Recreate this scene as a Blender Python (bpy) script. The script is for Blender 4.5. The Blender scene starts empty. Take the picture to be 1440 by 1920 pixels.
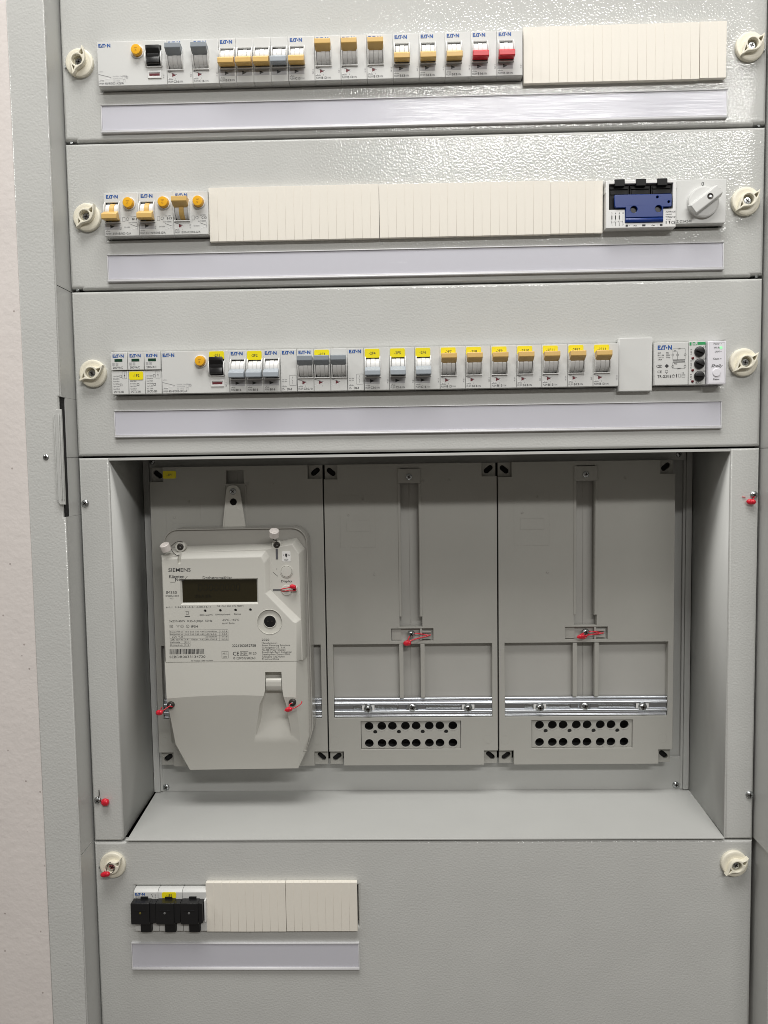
import bpy, bmesh, math, random
from mathutils import Matrix, Vector
random.seed(7)
S = 0.001                                   # all sizes below are millimetres
scene = bpy.context.scene
col = scene.collection

# ------------------------------------------------------------------ camera
cam_d = bpy.data.cameras.new('camera')
cam = bpy.data.objects.new('camera', cam_d); col.objects.link(cam)
cam_d.sensor_fit = 'VERTICAL'; cam_d.sensor_height = 24.0; cam_d.lens = 24.0*1443/1920
cam_d.clip_start = 0.01; cam_d.clip_end = 50
cx = Vector((0.99964037, 0.0223611, -0.01480218))
cy = Vector((0.01324472, 0.0682608, 0.99757959))
cz = Vector((0.02331739, -0.99741689, 0.06794009))
M = Matrix((cx, cy, cz)).transposed().to_4x4()
M.translation = Vector((342.567, -809.696, -330.315))*S
cam.matrix_world = M
scene.camera = cam
scene.cycles.filter_width = .9

# ------------------------------------------------------------------ light
world = bpy.data.worlds.new('World'); scene.world = world
world.use_nodes = True
bg = world.node_tree.nodes['Background']
bg.inputs[0].default_value = (1.0, 0.91, 0.81, 1); bg.inputs[1].default_value = 0.14

def area(name, loc, target, sx, sy, power, color=(1, .985, .955)):
    d = bpy.data.lights.new(name, 'AREA'); d.shape = 'RECTANGLE'
    d.size = sx; d.size_y = sy; d.energy = power; d.color = color
    o = bpy.data.objects.new(name, d); col.objects.link(o)
    o.location = Vector(loc)*S
    dirv = (Vector(target)-Vector(loc)).normalized()
    o.rotation_euler = dirv.to_track_quat('-Z', 'Y').to_euler()
    return o
area('ceiling_light', (790, -2300, 1013), (400, 0, -300), 0.90, 0.10, 18)
area('ceiling_light', (1790, -2300, 1013), (500, 0, -300), 0.85, 0.10, 11)
area('ceiling_light', (-1500, -850, 1150), (360, 0, -500), 0.9, 0.16, 10)
area('ceiling_light', (250, -800, 1500), (360, -40, -600), 1.3, 0.7, 35)  # added broad soft light standing in for bounce off the ceiling

scene.view_settings.view_transform = 'Standard'
scene.view_settings.look = 'None'
scene.view_settings.exposure = 0.0
scene.view_settings.gamma = 1.0

# ------------------------------------------------------------------ materials
MATS = {}
def mat(name, color, rough=.5, metal=0., coat=0., bump=0., scale=300., spec=.5, mottle=0., detail=1., emit=0., dist=.0004, coatr=.08):
    m = bpy.data.materials.new(name); m.use_nodes = True
    nt = m.node_tree; b = nt.nodes['Principled BSDF']
    b.inputs['Base Color'].default_value = (*color, 1)
    b.inputs['Roughness'].default_value = rough
    b.inputs['Metallic'].default_value = metal
    b.inputs['Specular IOR Level'].default_value = spec
    b.inputs['Coat Weight'].default_value = coat
    b.inputs['Coat Roughness'].default_value = coatr
    if emit:
        b.inputs['Emission Color'].default_value = (*color, 1); b.inputs['Emission Strength'].default_value = emit
    tc = nt.nodes.new('ShaderNodeTexCoord')
    if bump:
        n = nt.nodes.new('ShaderNodeTexNoise'); n.inputs['Scale'].default_value = scale; n.inputs['Detail'].default_value = detail
        nt.links.new(tc.outputs['Object'], n.inputs['Vector'])
        bp = nt.nodes.new('ShaderNodeBump'); bp.inputs['Strength'].default_value = bump; bp.inputs['Distance'].default_value = dist
        nt.links.new(n.outputs['Fac'], bp.inputs['Height']); nt.links.new(bp.outputs['Normal'], b.inputs['Normal'])
        if coat: nt.links.new(bp.outputs['Normal'], b.inputs['Coat Normal'])
    if mottle:
        n2 = nt.nodes.new('ShaderNodeTexNoise'); n2.inputs['Scale'].default_value = 22; n2.inputs['Detail'].default_value = 5
        nt.links.new(tc.outputs['Object'], n2.inputs['Vector'])
        r = nt.nodes.new('ShaderNodeValToRGB')
        r.color_ramp.elements[0].position = .3; r.color_ramp.elements[1].position = .7
        r.color_ramp.elements[0].color = (*[c*(1-mottle) for c in color], 1)
        r.color_ramp.elements[1].color = (*[min(1, c*(1+mottle*.5)) for c in color], 1)
        nt.links.new(n2.outputs['Fac'], r.inputs['Fac']); nt.links.new(r.outputs['Color'], b.inputs['Base Color'])
    MATS[name] = m
    return m
mat('paint', (.565, .57, .552), .07, bump=.5, scale=500, detail=.6, mottle=.03, dist=.00046, spec=.38)
mat('paint_smooth', (.535, .54, .523), .33, bump=.10, scale=420, mottle=.02)
mat('plaster', (.73, .682, .655), .85, bump=.35, scale=170, detail=9, mottle=.03, dist=.0012)
mat('interior_shade', (.012, .012, .012), .9)  # shade of the unlit grey interior, painted as near black
mat('grey_plastic', (.40, .395, .365), .5, bump=.08, scale=900, mottle=.03)
mat('grey_plastic_back', (.44, .435, .41), .5, mottle=.03)
mat('device', (.66, .665, .65), .42, bump=.05, scale=1500, mottle=.02)
mat('device_white', (.75, .75, .74), .35)
mat('beige', (.83, .79, .71), .5, bump=.06, scale=700, mottle=.02)
mat('cream', (.82, .78, .655), .38, mottle=.015)
mat('lever_yellow', (.70, .46, .15), .38, mottle=.03)
mat('button_yellow', (.86, .45, .02), .3)
mat('lever_red', (.62, .02, .03), .35)
mat('lever_grey', (.26, .29, .32), .38)
mat('lever_light', (.37, .41, .45), .38)
mat('black', (.010, .010, .011), .32)
mat('black_soft', (.007, .007, .0075), .55, spec=.3)
mat('cavity_shade', (.07, .07, .07), .6)  # shade behind the grommet holes, painted as dark grey
mat('led_amber', (.12, .10, .02), .2)
mat('led_clear', (.16, .16, .16), .2)
mat('blue', (.004, .03, .19), .35, mottle=.05)
mat('logo_blue', (.012, .085, .33), .5)
mat('ink', (.03, .03, .032), .6)
mat('ink_soft', (.11, .11, .12), .6)
mat('ink_faint', (.40, .40, .41), .6)
mat('ink_white', (.85, .85, .85), .6)
mat('ink_red', (.13, .012, .02), .5)
mat('green_dark', (.008, .05, .025), .3)
mat('green', (.02, .32, .10), .5)
mat('red_led', (.11, .008, .012), .25)
mat('green_led', (.35, .9, .45), .3, emit=.35)
mat('sticker', (.88, .75, .01), .35)
mat('sticker_white', (.82, .82, .80), .4)
mat('seal_red', (.66, .015, .035), .3, bump=.7, scale=420, dist=.0012)
mat('seal_white', (.78, .73, .70), .4, mottle=.03)
mat('wire', (.05, .045, .04), .4, metal=.3)
mat('chrome', (.56, .58, .61), .32, metal=1.)
mat('steel', (.55, .57, .58), .24, metal=1., bump=.06, scale=600)
mat('steel_dark', (.06, .055, .05), .35, metal=.6)
mat('meter_white', (.62, .612, .565), .40, bump=.03, scale=900, mottle=.012)
mat('meter_base', (.40, .39, .36), .30, mottle=.02)
mat('lcd', (.024, .020, .009), .12)
mat('lcd_digit', (.008, .0075, .004), .3)
mat('shelly', (.80, .79, .84), .4)
mat('strip', (.74, .74, .76), .30)
# paper behind the ribbed cover of the label strips
pm = mat('paper', (.77, .77, .81), .6)
# clear ribbed cover
cm = bpy.data.materials.new('clear_cover'); cm.use_nodes = True; nt = cm.node_tree
nt.nodes.remove(nt.nodes['Principled BSDF'])
out = nt.nodes['Material Output']
tr = nt.nodes.new('ShaderNodeBsdfTransparent'); tr.inputs[0].default_value = (.96, .96, .97, 1)
gl = nt.nodes.new('ShaderNodeBsdfGlossy'); gl.inputs['Roughness'].default_value = .12; gl.inputs[0].default_value = (.5, .5, .5, 1)
fr = nt.nodes.new('ShaderNodeFresnel'); fr.inputs[0].default_value = 1.5
mx = nt.nodes.new('ShaderNodeMixShader')
tc = nt.nodes.new('ShaderNodeTexCoord'); mp = nt.nodes.new('ShaderNodeMapping'); mp.inputs['Scale'].default_value = (6, 6, 620)
nz = nt.nodes.new('ShaderNodeTexNoise'); nz.inputs['Scale'].default_value = 1.; nz.inputs['Detail'].default_value = 3
bp = nt.nodes.new('ShaderNodeBump'); bp.inputs['Strength'].default_value = .5; bp.inputs['Distance'].default_value = .0003
nt.links.new(tc.outputs['Object'], mp.inputs[0]); nt.links.new(mp.outputs[0], nz.inputs['Vector'])
nt.links.new(nz.outputs['Fac'], bp.inputs['Height']); nt.links.new(bp.outputs[0], gl.inputs['Normal'])
geo = nt.nodes.new('ShaderNodeNewGeometry'); inv = nt.nodes.new('ShaderNodeMath'); inv.operation = 'SUBTRACT'; inv.inputs[0].default_value = 1
nt.links.new(geo.outputs['Backfacing'], inv.inputs[1]); mul = nt.nodes.new('ShaderNodeMath'); mul.operation = 'MULTIPLY'
nt.links.new(fr.outputs[0], mul.inputs[0]); nt.links.new(inv.outputs[0], mul.inputs[1]); nt.links.new(mul.outputs[0], mx.inputs[0]); nt.links.new(tr.outputs[0], mx.inputs[1]); nt.links.new(gl.outputs[0], mx.inputs[2])
nt.links.new(mx.outputs[0], out.inputs[0]); MATS['clear_cover'] = cm
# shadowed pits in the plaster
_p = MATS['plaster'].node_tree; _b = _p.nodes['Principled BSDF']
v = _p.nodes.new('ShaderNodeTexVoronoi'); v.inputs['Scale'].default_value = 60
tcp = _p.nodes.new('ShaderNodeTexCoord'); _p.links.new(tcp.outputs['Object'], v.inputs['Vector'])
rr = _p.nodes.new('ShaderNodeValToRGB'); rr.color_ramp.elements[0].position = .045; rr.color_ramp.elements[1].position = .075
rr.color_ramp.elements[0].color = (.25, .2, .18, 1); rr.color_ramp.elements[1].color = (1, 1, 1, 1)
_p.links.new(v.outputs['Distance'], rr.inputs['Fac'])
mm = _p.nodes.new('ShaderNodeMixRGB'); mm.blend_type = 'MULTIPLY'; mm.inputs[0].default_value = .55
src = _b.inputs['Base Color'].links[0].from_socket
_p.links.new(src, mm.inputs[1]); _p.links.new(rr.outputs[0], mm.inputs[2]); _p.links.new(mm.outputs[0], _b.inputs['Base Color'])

# ------------------------------------------------------------------ mesh helpers (mm, x right, y into the cabinet, z up)
def merge(dst, src):
    me = bpy.data.meshes.new('tmp'); src.to_mesh(me); dst.from_mesh(me); bpy.data.meshes.remove(me); src.free(); return dst
def join(*bms):
    a = bms[0]
    for b in bms[1:]: merge(a, b)
    return a
def box(x0, x1, y0, y1, z0, z1, r=0., seg=2):
    bm = bmesh.new(); bmesh.ops.create_cube(bm, size=1)
    for v in bm.verts:
        v.co = Vector((x0+(v.co.x+.5)*(x1-x0), y0+(v.co.y+.5)*(y1-y0), z0+(v.co.z+.5)*(z1-z0)))
    if r: bmesh.ops.bevel(bm, geom=bm.edges[:], offset=r, segments=seg, affect='EDGES', profile=.5)
    return bm
def prism_x(prof, x0, x1, r=0., seg=2):      # profile of (y, z) swept along x
    bm = bmesh.new()
    a = [bm.verts.new((x0, y, z)) for y, z in prof]; b = [bm.verts.new((x1, y, z)) for y, z in prof]
    n = len(prof)
    bm.faces.new(a); bm.faces.new(b[::-1])
    for i in range(n): bm.faces.new((a[i], b[i], b[(i+1) % n], a[(i+1) % n]))
    bmesh.ops.recalc_face_normals(bm, faces=bm.faces[:])
    if r: bmesh.ops.bevel(bm, geom=bm.edges[:], offset=r, segments=seg, affect='EDGES', profile=.5)
    return bm
def lathe(prof, x, z, seg=28):               # profile of (radius, y) turned about the y axis
    bm = bmesh.new(); rings = []
    for r, y in prof:
        if r < 1e-6: rings.append([bm.verts.new((x, y, z))])
        else: rings.append([bm.verts.new((x+r*math.cos(2*math.pi*i/seg), y, z+r*math.sin(2*math.pi*i/seg))) for i in range(seg)])
    for a, b in zip(rings, rings[1:]):
        for i in range(seg):
            j = (i+1) % seg
            if len(a) == 1 and len(b) == 1: break
            if len(a) == 1: bm.faces.new((a[0], b[i], b[j]))
            elif len(b) == 1: bm.faces.new((a[i], b[0], a[j]))
            else: bm.faces.new((a[i], b[i], b[j], a[j]))
    bmesh.ops.recalc_face_normals(bm, faces=bm.faces[:])
    return bm
def cyl_x(r, x0, x1, y, z, seg=28):
    bm = lathe([(0, x0), (r-.3, x0), (r, x0+.3), (r, x1-.3), (r-.3, x1), (0, x1)], 0, 0, seg)
    for v in bm.verts: v.co = Vector((v.co.y, y+v.co.x, z+v.co.z))
    bmesh.ops.recalc_face_normals(bm, faces=bm.faces[:])
    return bm
def tube(pts, r, seg=8):
    bm = bmesh.new(); rings = []
    P = [Vector(p) for p in pts]; up = Vector((.31, .77, .55))
    for i, p in enumerate(P):
        t = (P[min(i+1, len(P)-1)]-P[max(i-1, 0)]).normalized()
        a = t.cross(up).normalized(); b = t.cross(a)
        rings.append([bm.verts.new(p+r*(a*math.cos(2*math.pi*k/seg)+b*math.sin(2*math.pi*k/seg))) for k in range(seg)])
    for a, b in zip(rings, rings[1:]):
        for i in range(seg): bm.faces.new((a[i], b[i], b[(i+1) % seg], a[(i+1) % seg]))
    bm.faces.new(rings[0]); bm.faces.new(rings[-1])
    bmesh.ops.recalc_face_normals(bm, faces=bm.faces[:])
    return bm
def smooth_path(pts, n=6):
    P = [Vector(p) for p in pts]; o = []
    for i in range(len(P)-1):
        p0, p1, p2, p3 = P[max(i-1, 0)], P[i], P[i+1], P[min(i+2, len(P)-1)]
        for k in range(n):
            t = k/n
            o.append(.5*((2*p1)+(p2-p0)*t+(2*p0-5*p1+4*p2-p3)*t*t+(3*p1-p0-3*p2+p3)*t**3))
    o.append(P[-1]); return o
def plate(outer, holes, y0, y1, r=0., res=2):  # outline in (x, z) with holes, from y0 (front) to y1
    cu = bpy.data.curves.new('tmp', 'CURVE'); cu.dimensions = '2D'; cu.fill_mode = 'BOTH'
    cu.extrude = max((y1-y0)/2-r, .0005); cu.bevel_depth = r; cu.bevel_resolution = res; cu.offset = -r
    for ring in [outer]+list(holes):
        s = cu.splines.new('POLY'); s.points.add(len(ring)-1); s.use_cyclic_u = True
        for p, (x, z) in zip(s.points, ring): p.co = (x, z, 0, 1)
    o = bpy.data.objects.new('tmp', cu); col.objects.link(o)
    dg = bpy.context.evaluated_depsgraph_get()
    me = bpy.data.meshes.new_from_object(o.evaluated_get(dg))
    bm = bmesh.new(); bm.from_mesh(me)
    bpy.data.objects.remove(o); bpy.data.curves.remove(cu); bpy.data.meshes.remove(me)
    ym = (y0+y1)/2
    for v in bm.verts: v.co = Vector((v.co.x, ym-v.co.z, v.co.y))
    bmesh.ops.remove_doubles(bm, verts=bm.verts[:], dist=.001)
    return bm
def rect(x0, x1, z0, z1): return [(x0, z0), (x1, z0), (x1, z1), (x0, z1)]
def rrect(x0, x1, z0, z1, r, n=4):
    o = []
    for cxx, czz, a0 in ((x1-r, z1-r, 0), (x0+r, z1-r, 90), (x0+r, z0+r, 180), (x1-r, z0+r, 270)):
        for k in range(n+1):
            a = math.radians(a0+90*k/n); o.append((cxx+r*math.cos(a), czz+r*math.sin(a)))
    return o
def circ(x, z, r, n=20): return [(x+r*math.cos(2*math.pi*k/n), z+r*math.sin(2*math.pi*k/n)) for k in range(n)]
def oval(x, z, l, r, ang, n=6):
    a = math.radians(ang); o = []
    for s, a0 in ((1, -90), (-1, 90)):
        for k in range(n+1):
            t = math.radians(a0+180*k/n); px = s*l/2+r*math.cos(t); pz = r*math.sin(t)
            o.append((x+px*math.cos(a)-pz*math.sin(a), z+px*math.sin(a)+pz*math.cos(a)))
    return o
def ellipsoid(c, rx, ry, rz, ang=0):
    bm = bmesh.new(); bmesh.ops.create_uvsphere(bm, u_segments=16, v_segments=10, radius=1)
    R = Matrix.Rotation(math.radians(ang), 3, 'Y')
    for v in bm.verts: v.co = R @ Vector((v.co.x*rx, v.co.y*ry, v.co.z*rz)) + Vector(c)
    return bm

# flat print
TXT = {}
def text_geo(s, bold):
    k = (s, bold)
    if k not in TXT:
        cu = bpy.data.curves.new('tmp', 'FONT'); cu.body = s; cu.size = 1; cu.resolution_u = 2
        cu.offset = .009 if bold else .001
        o = bpy.data.objects.new('tmp', cu); col.objects.link(o)
        dg = bpy.context.evaluated_depsgraph_get()
        me = bpy.data.meshes.new_from_object(o.evaluated_get(dg))
        vs = [(v.co.x, v.co.y) for v in me.vertices]; fs = [tuple(p.vertices) for p in me.polygons]
        w = max([x for x, y in vs], default=0)
        bpy.data.objects.remove(o); bpy.data.curves.remove(cu); bpy.data.meshes.remove(me)
        TXT[k] = (vs, fs, w)
    return TXT[k]
class Ink:
    def __init__(s, y): s.bm = bmesh.new(); s.y = y
    def poly(s, pts):
        f = s.bm.faces.new([s.bm.verts.new((x, s.y, z)) for x, z in pts]); f.normal_update()
        if f.normal.y > 0: f.normal_flip()
        return s
    def rect(s, x0, x1, z0, z1): return s.poly(rect(x0, x1, z0, z1))
    def line(s, x0, z0, x1, z1, w=.25):
        d = Vector((x1-x0, z1-z0)).normalized()*w/2
        return s.poly([(x0-d.y, z0+d.x), (x0+d.y, z0-d.x), (x1+d.y, z1-d.x), (x1-d.y, z1+d.x)])
    def frame(s, x0, x1, z0, z1, w=.2):
        s.rect(x0, x1, z1-w, z1); s.rect(x0, x1, z0, z0+w); s.rect(x0, x0+w, z0+w, z1-w); return s.rect(x1-w, x1, z0+w, z1-w)
    def ring(s, x, z, r, w=.25, n=24):
        for k in range(n):
            a, b = 2*math.pi*k/n, 2*math.pi*(k+1)/n
            s.poly([(x+r*math.cos(a), z+r*math.sin(a)), (x+r*math.cos(b), z+r*math.sin(b)), (x+(r-w)*math.cos(b), z+(r-w)*math.sin(b)), (x+(r-w)*math.cos(a), z+(r-w)*math.sin(a))])
        return s
    def dot(s, x, z, r): return s.poly(circ(x, z, r, 12))
    def text(s, t, x, z, size, bold=False, align='L', width=None, shear=0.):
        vs, fs, w = text_geo(t, bold)
        kx = size if width is None else width/max(w, 1e-6)
        if align == 'C': x -= w*kx/2
        if align == 'R': x -= w*kx
        vv = [s.bm.verts.new((x+(a+shear*b)*kx, s.y, z+b*size)) for a, b in vs]
        for f in fs:
            try:
                ff = s.bm.faces.new([vv[i] for i in f]); ff.normal_update()
                if ff.normal.y > 0: ff.normal_flip()
            except ValueError: pass
        return s
    def vtext(s, t, x, z, size):
        vs, fs, w = text_geo(t, False)
        vv = [s.bm.verts.new((x-b*size, s.y, z+a*size)) for a, b in vs]
        for f in fs:
            try: s.bm.faces.new([vv[i] for i in f])
            except ValueError: pass
        return s
    def logo(s, x, z, w=12.4, h=3.6):        # the maker's word mark: E, split A, T, dot, N
        u = w/12.4; k = h/3.6
        P = lambda pts: s.poly([(x+a*u, z+b*k) for a, b in pts])
        P([(0, 0), (.9, 0), (.9, 3.6), (0, 3.6)]); P([(.9, 2.75), (2.5, 2.75), (2.5, 3.6), (.9, 3.6)])
        P([(.9, 1.4), (2.2, 1.4), (2.2, 2.2), (.9, 2.2)]); P([(.9, 0), (2.5, 0), (2.5, .8), (.9, .8)])
        P([(2.5, 0), (3.6, 0), (4.5, 2.4), (3.9, 3.6)]); P([(3.9, .0), (5.1, .0), (4.6, 1.2)])
        P([(4.4, 2.75), (7.2, 2.75), (7.2, 3.6), (4.2, 3.6)]); P([(5.3, 0), (6.2, 0), (6.2, 2.75), (5.3, 2.75)])
        P([(6.9, 1.7), (7.7, .9), (8.5, 1.7), (7.7, 2.5)])
        P([(8.9, 0), (9.8, 0), (9.8, 3.6), (8.9, 3.6)]); P([(9.8, 3.6), (9.8, 2.2), (11.5, 0), (11.5, 1.4)])
        P([(11.5, 0), (12.4, 0), (12.4, 3.6), (11.5, 3.6)])
        return s

# ------------------------------------------------------------------ objects
MESH = {}
def mesh_of(name, pieces, origin, key=None):
    if key and key in MESH: return MESH[key]
    if callable(pieces): pieces = pieces()
    me = bpy.data.meshes.new(name); allbm = bmesh.new(); names = []
    for bm, mn in pieces:
        if mn not in names: names.append(mn)
        bm.normal_update()
        for f in bm.faces:
            f.material_index = names.index(mn); n_ = f.normal
            f.smooth = not (max(abs(n_.x), abs(n_.y), abs(n_.z)) > .9995 and f.calc_area() > 2)
        t = bpy.data.meshes.new('tmp'); bm.to_mesh(t); allbm.from_mesh(t); bpy.data.meshes.remove(t); bm.free()
    for e in allbm.edges:
        if len(e.link_faces) == 2 and e.calc_face_angle(0) > math.radians(32): e.smooth = False
    for v in allbm.verts: v.co = (v.co-Vector(origin))*S
    allbm.to_mesh(me); allbm.free()
    for mn in names: me.materials.append(MATS[mn])
    if key: MESH[key] = me
    return me
class Thing:
    def __init__(s, name, label, cat, loc=(0, 0, 0), group=None, local=False):
        s.loc = Vector(loc); s.local = local
        s.o = bpy.data.objects.new(name, None); col.objects.link(s.o)
        s.o.location = s.loc*S; s.o.empty_display_size = .01
        s.o['label'] = label; s.o['category'] = cat
        if group: s.o['group'] = group
    def part(s, name, pieces, m=None, parent=None, key=None, label=None, stuff=False):
        if m is not None and not callable(pieces): pieces = [(pieces, m)]
        elif m is not None: f = pieces; pieces = lambda: [(f(), m)]
        me = mesh_of(name, pieces, (0, 0, 0) if s.local else s.loc, key)
        o = bpy.data.objects.new(name, me); col.objects.link(o); o.parent = parent or s.o
        if label: o['label'] = label
        if stuff: o['kind'] = 'stuff'
        return o
def solo(name, pieces, m, label=None, cat=None, kind=None):
    o = bpy.data.objects.new(name, mesh_of(name, [(pieces, m)], (0, 0, 0))); col.objects.link(o)
    if label: o['label'] = label
    if cat: o['category'] = cat
    if kind: o['kind'] = kind
    return o

ZT, ZB = 240, -1010                          # how far the cabinet runs above and below the picture

# ------------------------------------------------------------------ wall and cabinet body
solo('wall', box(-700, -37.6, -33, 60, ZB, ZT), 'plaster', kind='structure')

def screw_pieces(x, y, z, r, rot=20, h=None):
    h = h or r*.55
    head = lathe([(0, y-h), (r*.55, y-h*.92), (r*.85, y-h*.6), (r, y-h*.12), (r, y), (0, y)], x, z, 22)
    out = [(head, 'steel')]
    for k in (0, 90):
        b = box(-r*.52, r*.52, y-h-.05, y-h*.55, -r*.13, r*.13)
        R = Matrix.Rotation(math.radians(rot+k), 3, 'Y')
        for v in b.verts:
            yy = v.co.y; v.co = R @ Vector((v.co.x, 0, v.co.z)) + Vector((x, yy, z))
        out.append((b, 'steel_dark'))
    return out

cab = Thing('cabinet', 'light grey painted steel distribution cabinet with deep meter niche between its posts', 'cabinet', (342, 0, -330))
cab.part('interior', join(box(-30, 745, 150, 155, ZB, ZT), box(-36, -3, 30, 150, ZB, ZT), box(716, 745, 30, 150, ZB, ZT)), 'interior_shade')
# left post: front face, return face in three lengths, latch slot
cab.part('post', plate([(-37.5, ZB), (-.2, ZB), (-.2, -384.4), (-2.6, -384.4), (-2.6, -262), (-.2, -262), (-.2, ZT), (-37.5, ZT)], [], -35, -31, 1.3), 'paint')
cab.part('post_return', join(box(-3, -1.3, -32.6, 16, -742.6, -384.3), box(-3, -1.3, -21, 16, -384.1, -323.4), box(-3, -1.3, -21, 16, -323, -262.2), box(-3, -1.3, -32.6, 16, -262, -150.8), box(-3, -1.3, -32.6, 16, -150, ZT),
      box(-3, -1.3, -32.6, 16, ZB, -743.4)), 'paint_smooth')
cab.part('post', join(box(716.3, 760, -35, -32.5, ZB, ZT, 1.2)), 'paint')
cab.part('post_return', join(box(716.6, 718.3, -32.6, 16, -742.6, -324.6), box(716.6, 718.3, -32.6, 16, -324, ZT), box(719.6, 721, -32.6, 16, ZB, -743.2)), 'paint_smooth')
cab.part('latch_slot_shade', box(-12, -2.6, -30, 0, -386, -260), 'interior_shade')  # black block painting the shade inside the latch slot
lb = plate([(-3.6, -275), (1.6, -275), (1.6, -371), (-3.6, -371), (-6, -367.6), (-6, -279.4)], [], -38.6, -36.2, .35)
cab.part('latch_bar', join(lb, box(-1.4, -.3, -40.4, -38.4, -366, -280, .3), box(.9, 1.7, -39.6, -38, -366, -280, .3), box(-5.9, -5.1, -39.8, -38, -367, -280, .25), box(-3.5, -2.3, -37, -30, -280, -276), box(-3.5, -2.3, -37, -30, -371, -367)), 'paint_smooth')
cab.part('post_screw', screw_pieces(-17.8, -35, -323, 3.1, 10, 1.2))
# niche
jambL = bmesh.new(); jambR = bmesh.new()
def jamb(pts, d):
    bm = bmesh.new(); vs = [bm.verts.new(p) for p in pts]; f = bm.faces.new(vs)
    r = bmesh.ops.extrude_face_region(bm, geom=[f]); 
    for v in [g for g in r['geom'] if isinstance(g, bmesh.types.BMVert)]: v.co.x += d
    bmesh.ops.recalc_face_normals(bm, faces=bm.faces[:]); return bm
fl = plate([(.8, -324.2), (33.2, -324.2), (33.2, -738.5), (31.5, -742), (28.5, -742.6), (.8, -742.6)], [], 0, 4, 2.2, 3)
cab.part('niche_frame', fl, 'paint')
cab.part('niche_frame', plate(rect(684.6, 714.4, -742.6, -324.2), [], 0, 4, 2.2, 3), 'paint')
cab.part('niche_side', jamb([(33.2, 1.6, -324.6), (33.2, 1.6, -740.8), (28.6, 122, -740.8), (28.6, 122, -324.6)], -1.2), 'paint_smooth')
cab.part('niche_side', jamb([(684.6, 1.6, -324.6), (684.6, 1.6, -742), (690.6, 122, -742), (690.6, 122, -324.6)], 1.2), 'paint_smooth')
cab.part('niche_flange', join(box(29, 36.5, 118, 121, -740, -324.6, .4), box(36.6, 39.5, 120, 123, -740, -324.6, .3)), 'paint_smooth')
cab.part('niche_flange', join(box(683.2, 690, 118, 121, -740, -324.6, .4), box(680.2, 683, 120, 123, -740, -324.6, .3)), 'paint_smooth')
cab.part('niche_top', join(box(33.2, 684.4, .5, 121, -325.8, -324.4, .3), box(33.2, 684.4, -.6, .9, -327.2, -324.3, .4)), 'paint_smooth')
fbm = bmesh.new()
vs = [fbm.verts.new(p) for p in ((37.2, 1, -741), (684.2, 1, -741), (691, 124, -741), (30.4, 124, -741))]; f = fbm.faces.new(vs)
r_ = bmesh.ops.extrude_face_region(fbm, geom=[f])
for v_ in [g for g in r_['geom'] if isinstance(g, bmesh.types.BMVert)]: v_.co.z -= 1.2
bmesh.ops.recalc_face_normals(fbm, faces=fbm.faces[:])
cab.part('niche_floor', join(fbm, box(35.6, 684.2, -1.4, 1.2, -742.4, -740.6, .5)), 'paint_smooth')
cab.part('back_bar', box(38.2, 681, 121.5, 124, -741, -699.8, .5), 'paint_smooth')
cab.part('back_bar', box(38.2, 681, 115, 118, -336, -325, .5), 'paint_smooth')
for x0_, x1_ in ((657, 683), (36, 52)): cab.part('back_panel', box(x0_, x1_, 124.5, 126, -741, -324), 'paint_smooth')
for x, y, z, rr_ in ((41.8, 115, -328.6, 3.6), (672.2, 115, -329, 3.6), (43.2, 121.5, -735.4, 4.2), (675.4, 121.5, -735.4, 4.2)):
    cab.part('screw', screw_pieces(x, y, z, rr_, random.uniform(0, 90)))
for x, z, rr_ in ((6.2, -372.2, 4.3), (709.3, -372.8, 4.3), (710.2, -693.9, 4.3), (6.6, -696.8, 4.3)):
    cab.part('screw', screw_pieces(x, 0, z, rr_, random.uniform(0, 90), 2.6))

# ------------------------------------------------------------------ cover panels with their quarter-turn locks
def knob_bm(x, z, ang):
    R = 14.3
    disc = lathe([(0, 0), (R-.2, 0), (R, -.6), (R, -3), (R-.7, -4.1), (R-2, -4.6), (R-3.4, -4.4), (0, -3.6)], 0, 0, 48)
    up = smooth_path([(-14.6, 0, -4.2), (-11, 0, -1.2), (-7, 0, 3.2), (-3, 0, 6.3), (1, 0, 6.8), (5, 0, 5.2), (9, 0, 2.6), (14.9, 0, 3.6)], 5)
    lo = smooth_path([(14.9, 0, 3.6), (12, 0, -.3), (8, 0, -4.2), (4, 0, -6.6), (0, 0, -7), (-4, 0, -5.6), (-8, 0, -4.2), (-11.5, 0, -4.6), (-14.6, 0, -4.2)], 5)
    outer = [(p.x, p.z) for p in up[:-1]]+[(p.x, p.z) for p in lo[:-1]]
    pk1 = [(6.9, 1.4), (8.6, 1.7), (11.6, 1.5), (10.4, -.3), (8.3, -2.3), (7.1, -1.3)]
    pk2 = [(-6.8, 1.4), (-7.6, .5), (-9.8, -1.8), (-10.6, -2.9), (-8.4, -2.5), (-7.0, -1.9)]
    grip = plate(outer, [circ(0, 0, 5.4, 24), pk1, pk2], -10, -3.2, .45, 1)
    floor = box(-11, 11, -4.2, -3.2, -3.2, 3.2)
    bm = join(disc, grip)
    Rm = Matrix.Rotation(-math.radians(ang), 3, 'Y')
    for v in bm.verts: v.co = Rm @ v.co + Vector((x, 0, z))
    floor.free()
    return bm
def knob_screw(x, z):
    o = [(lathe([(0, -6.2), (3.2, -6), (4.3, -5), (4.5, -3.8), (0, -3.8)], x+.4, z-.4, 20), 'steel')]
    for a in (25, 115):
        b = box(-2.3, 2.3, -6.35, -5.4, -.55, .55); Rm = Matrix.Rotation(math.radians(a+random.uniform(-20, 20)), 3, 'Y')
        for v in b.verts: v.co = Rm @ Vector((v.co.x, 0, v.co.z)) + Vector((x+.4, v.co.y, z-.4))
        o.append((b, 'steel_dark'))
    return o
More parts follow.
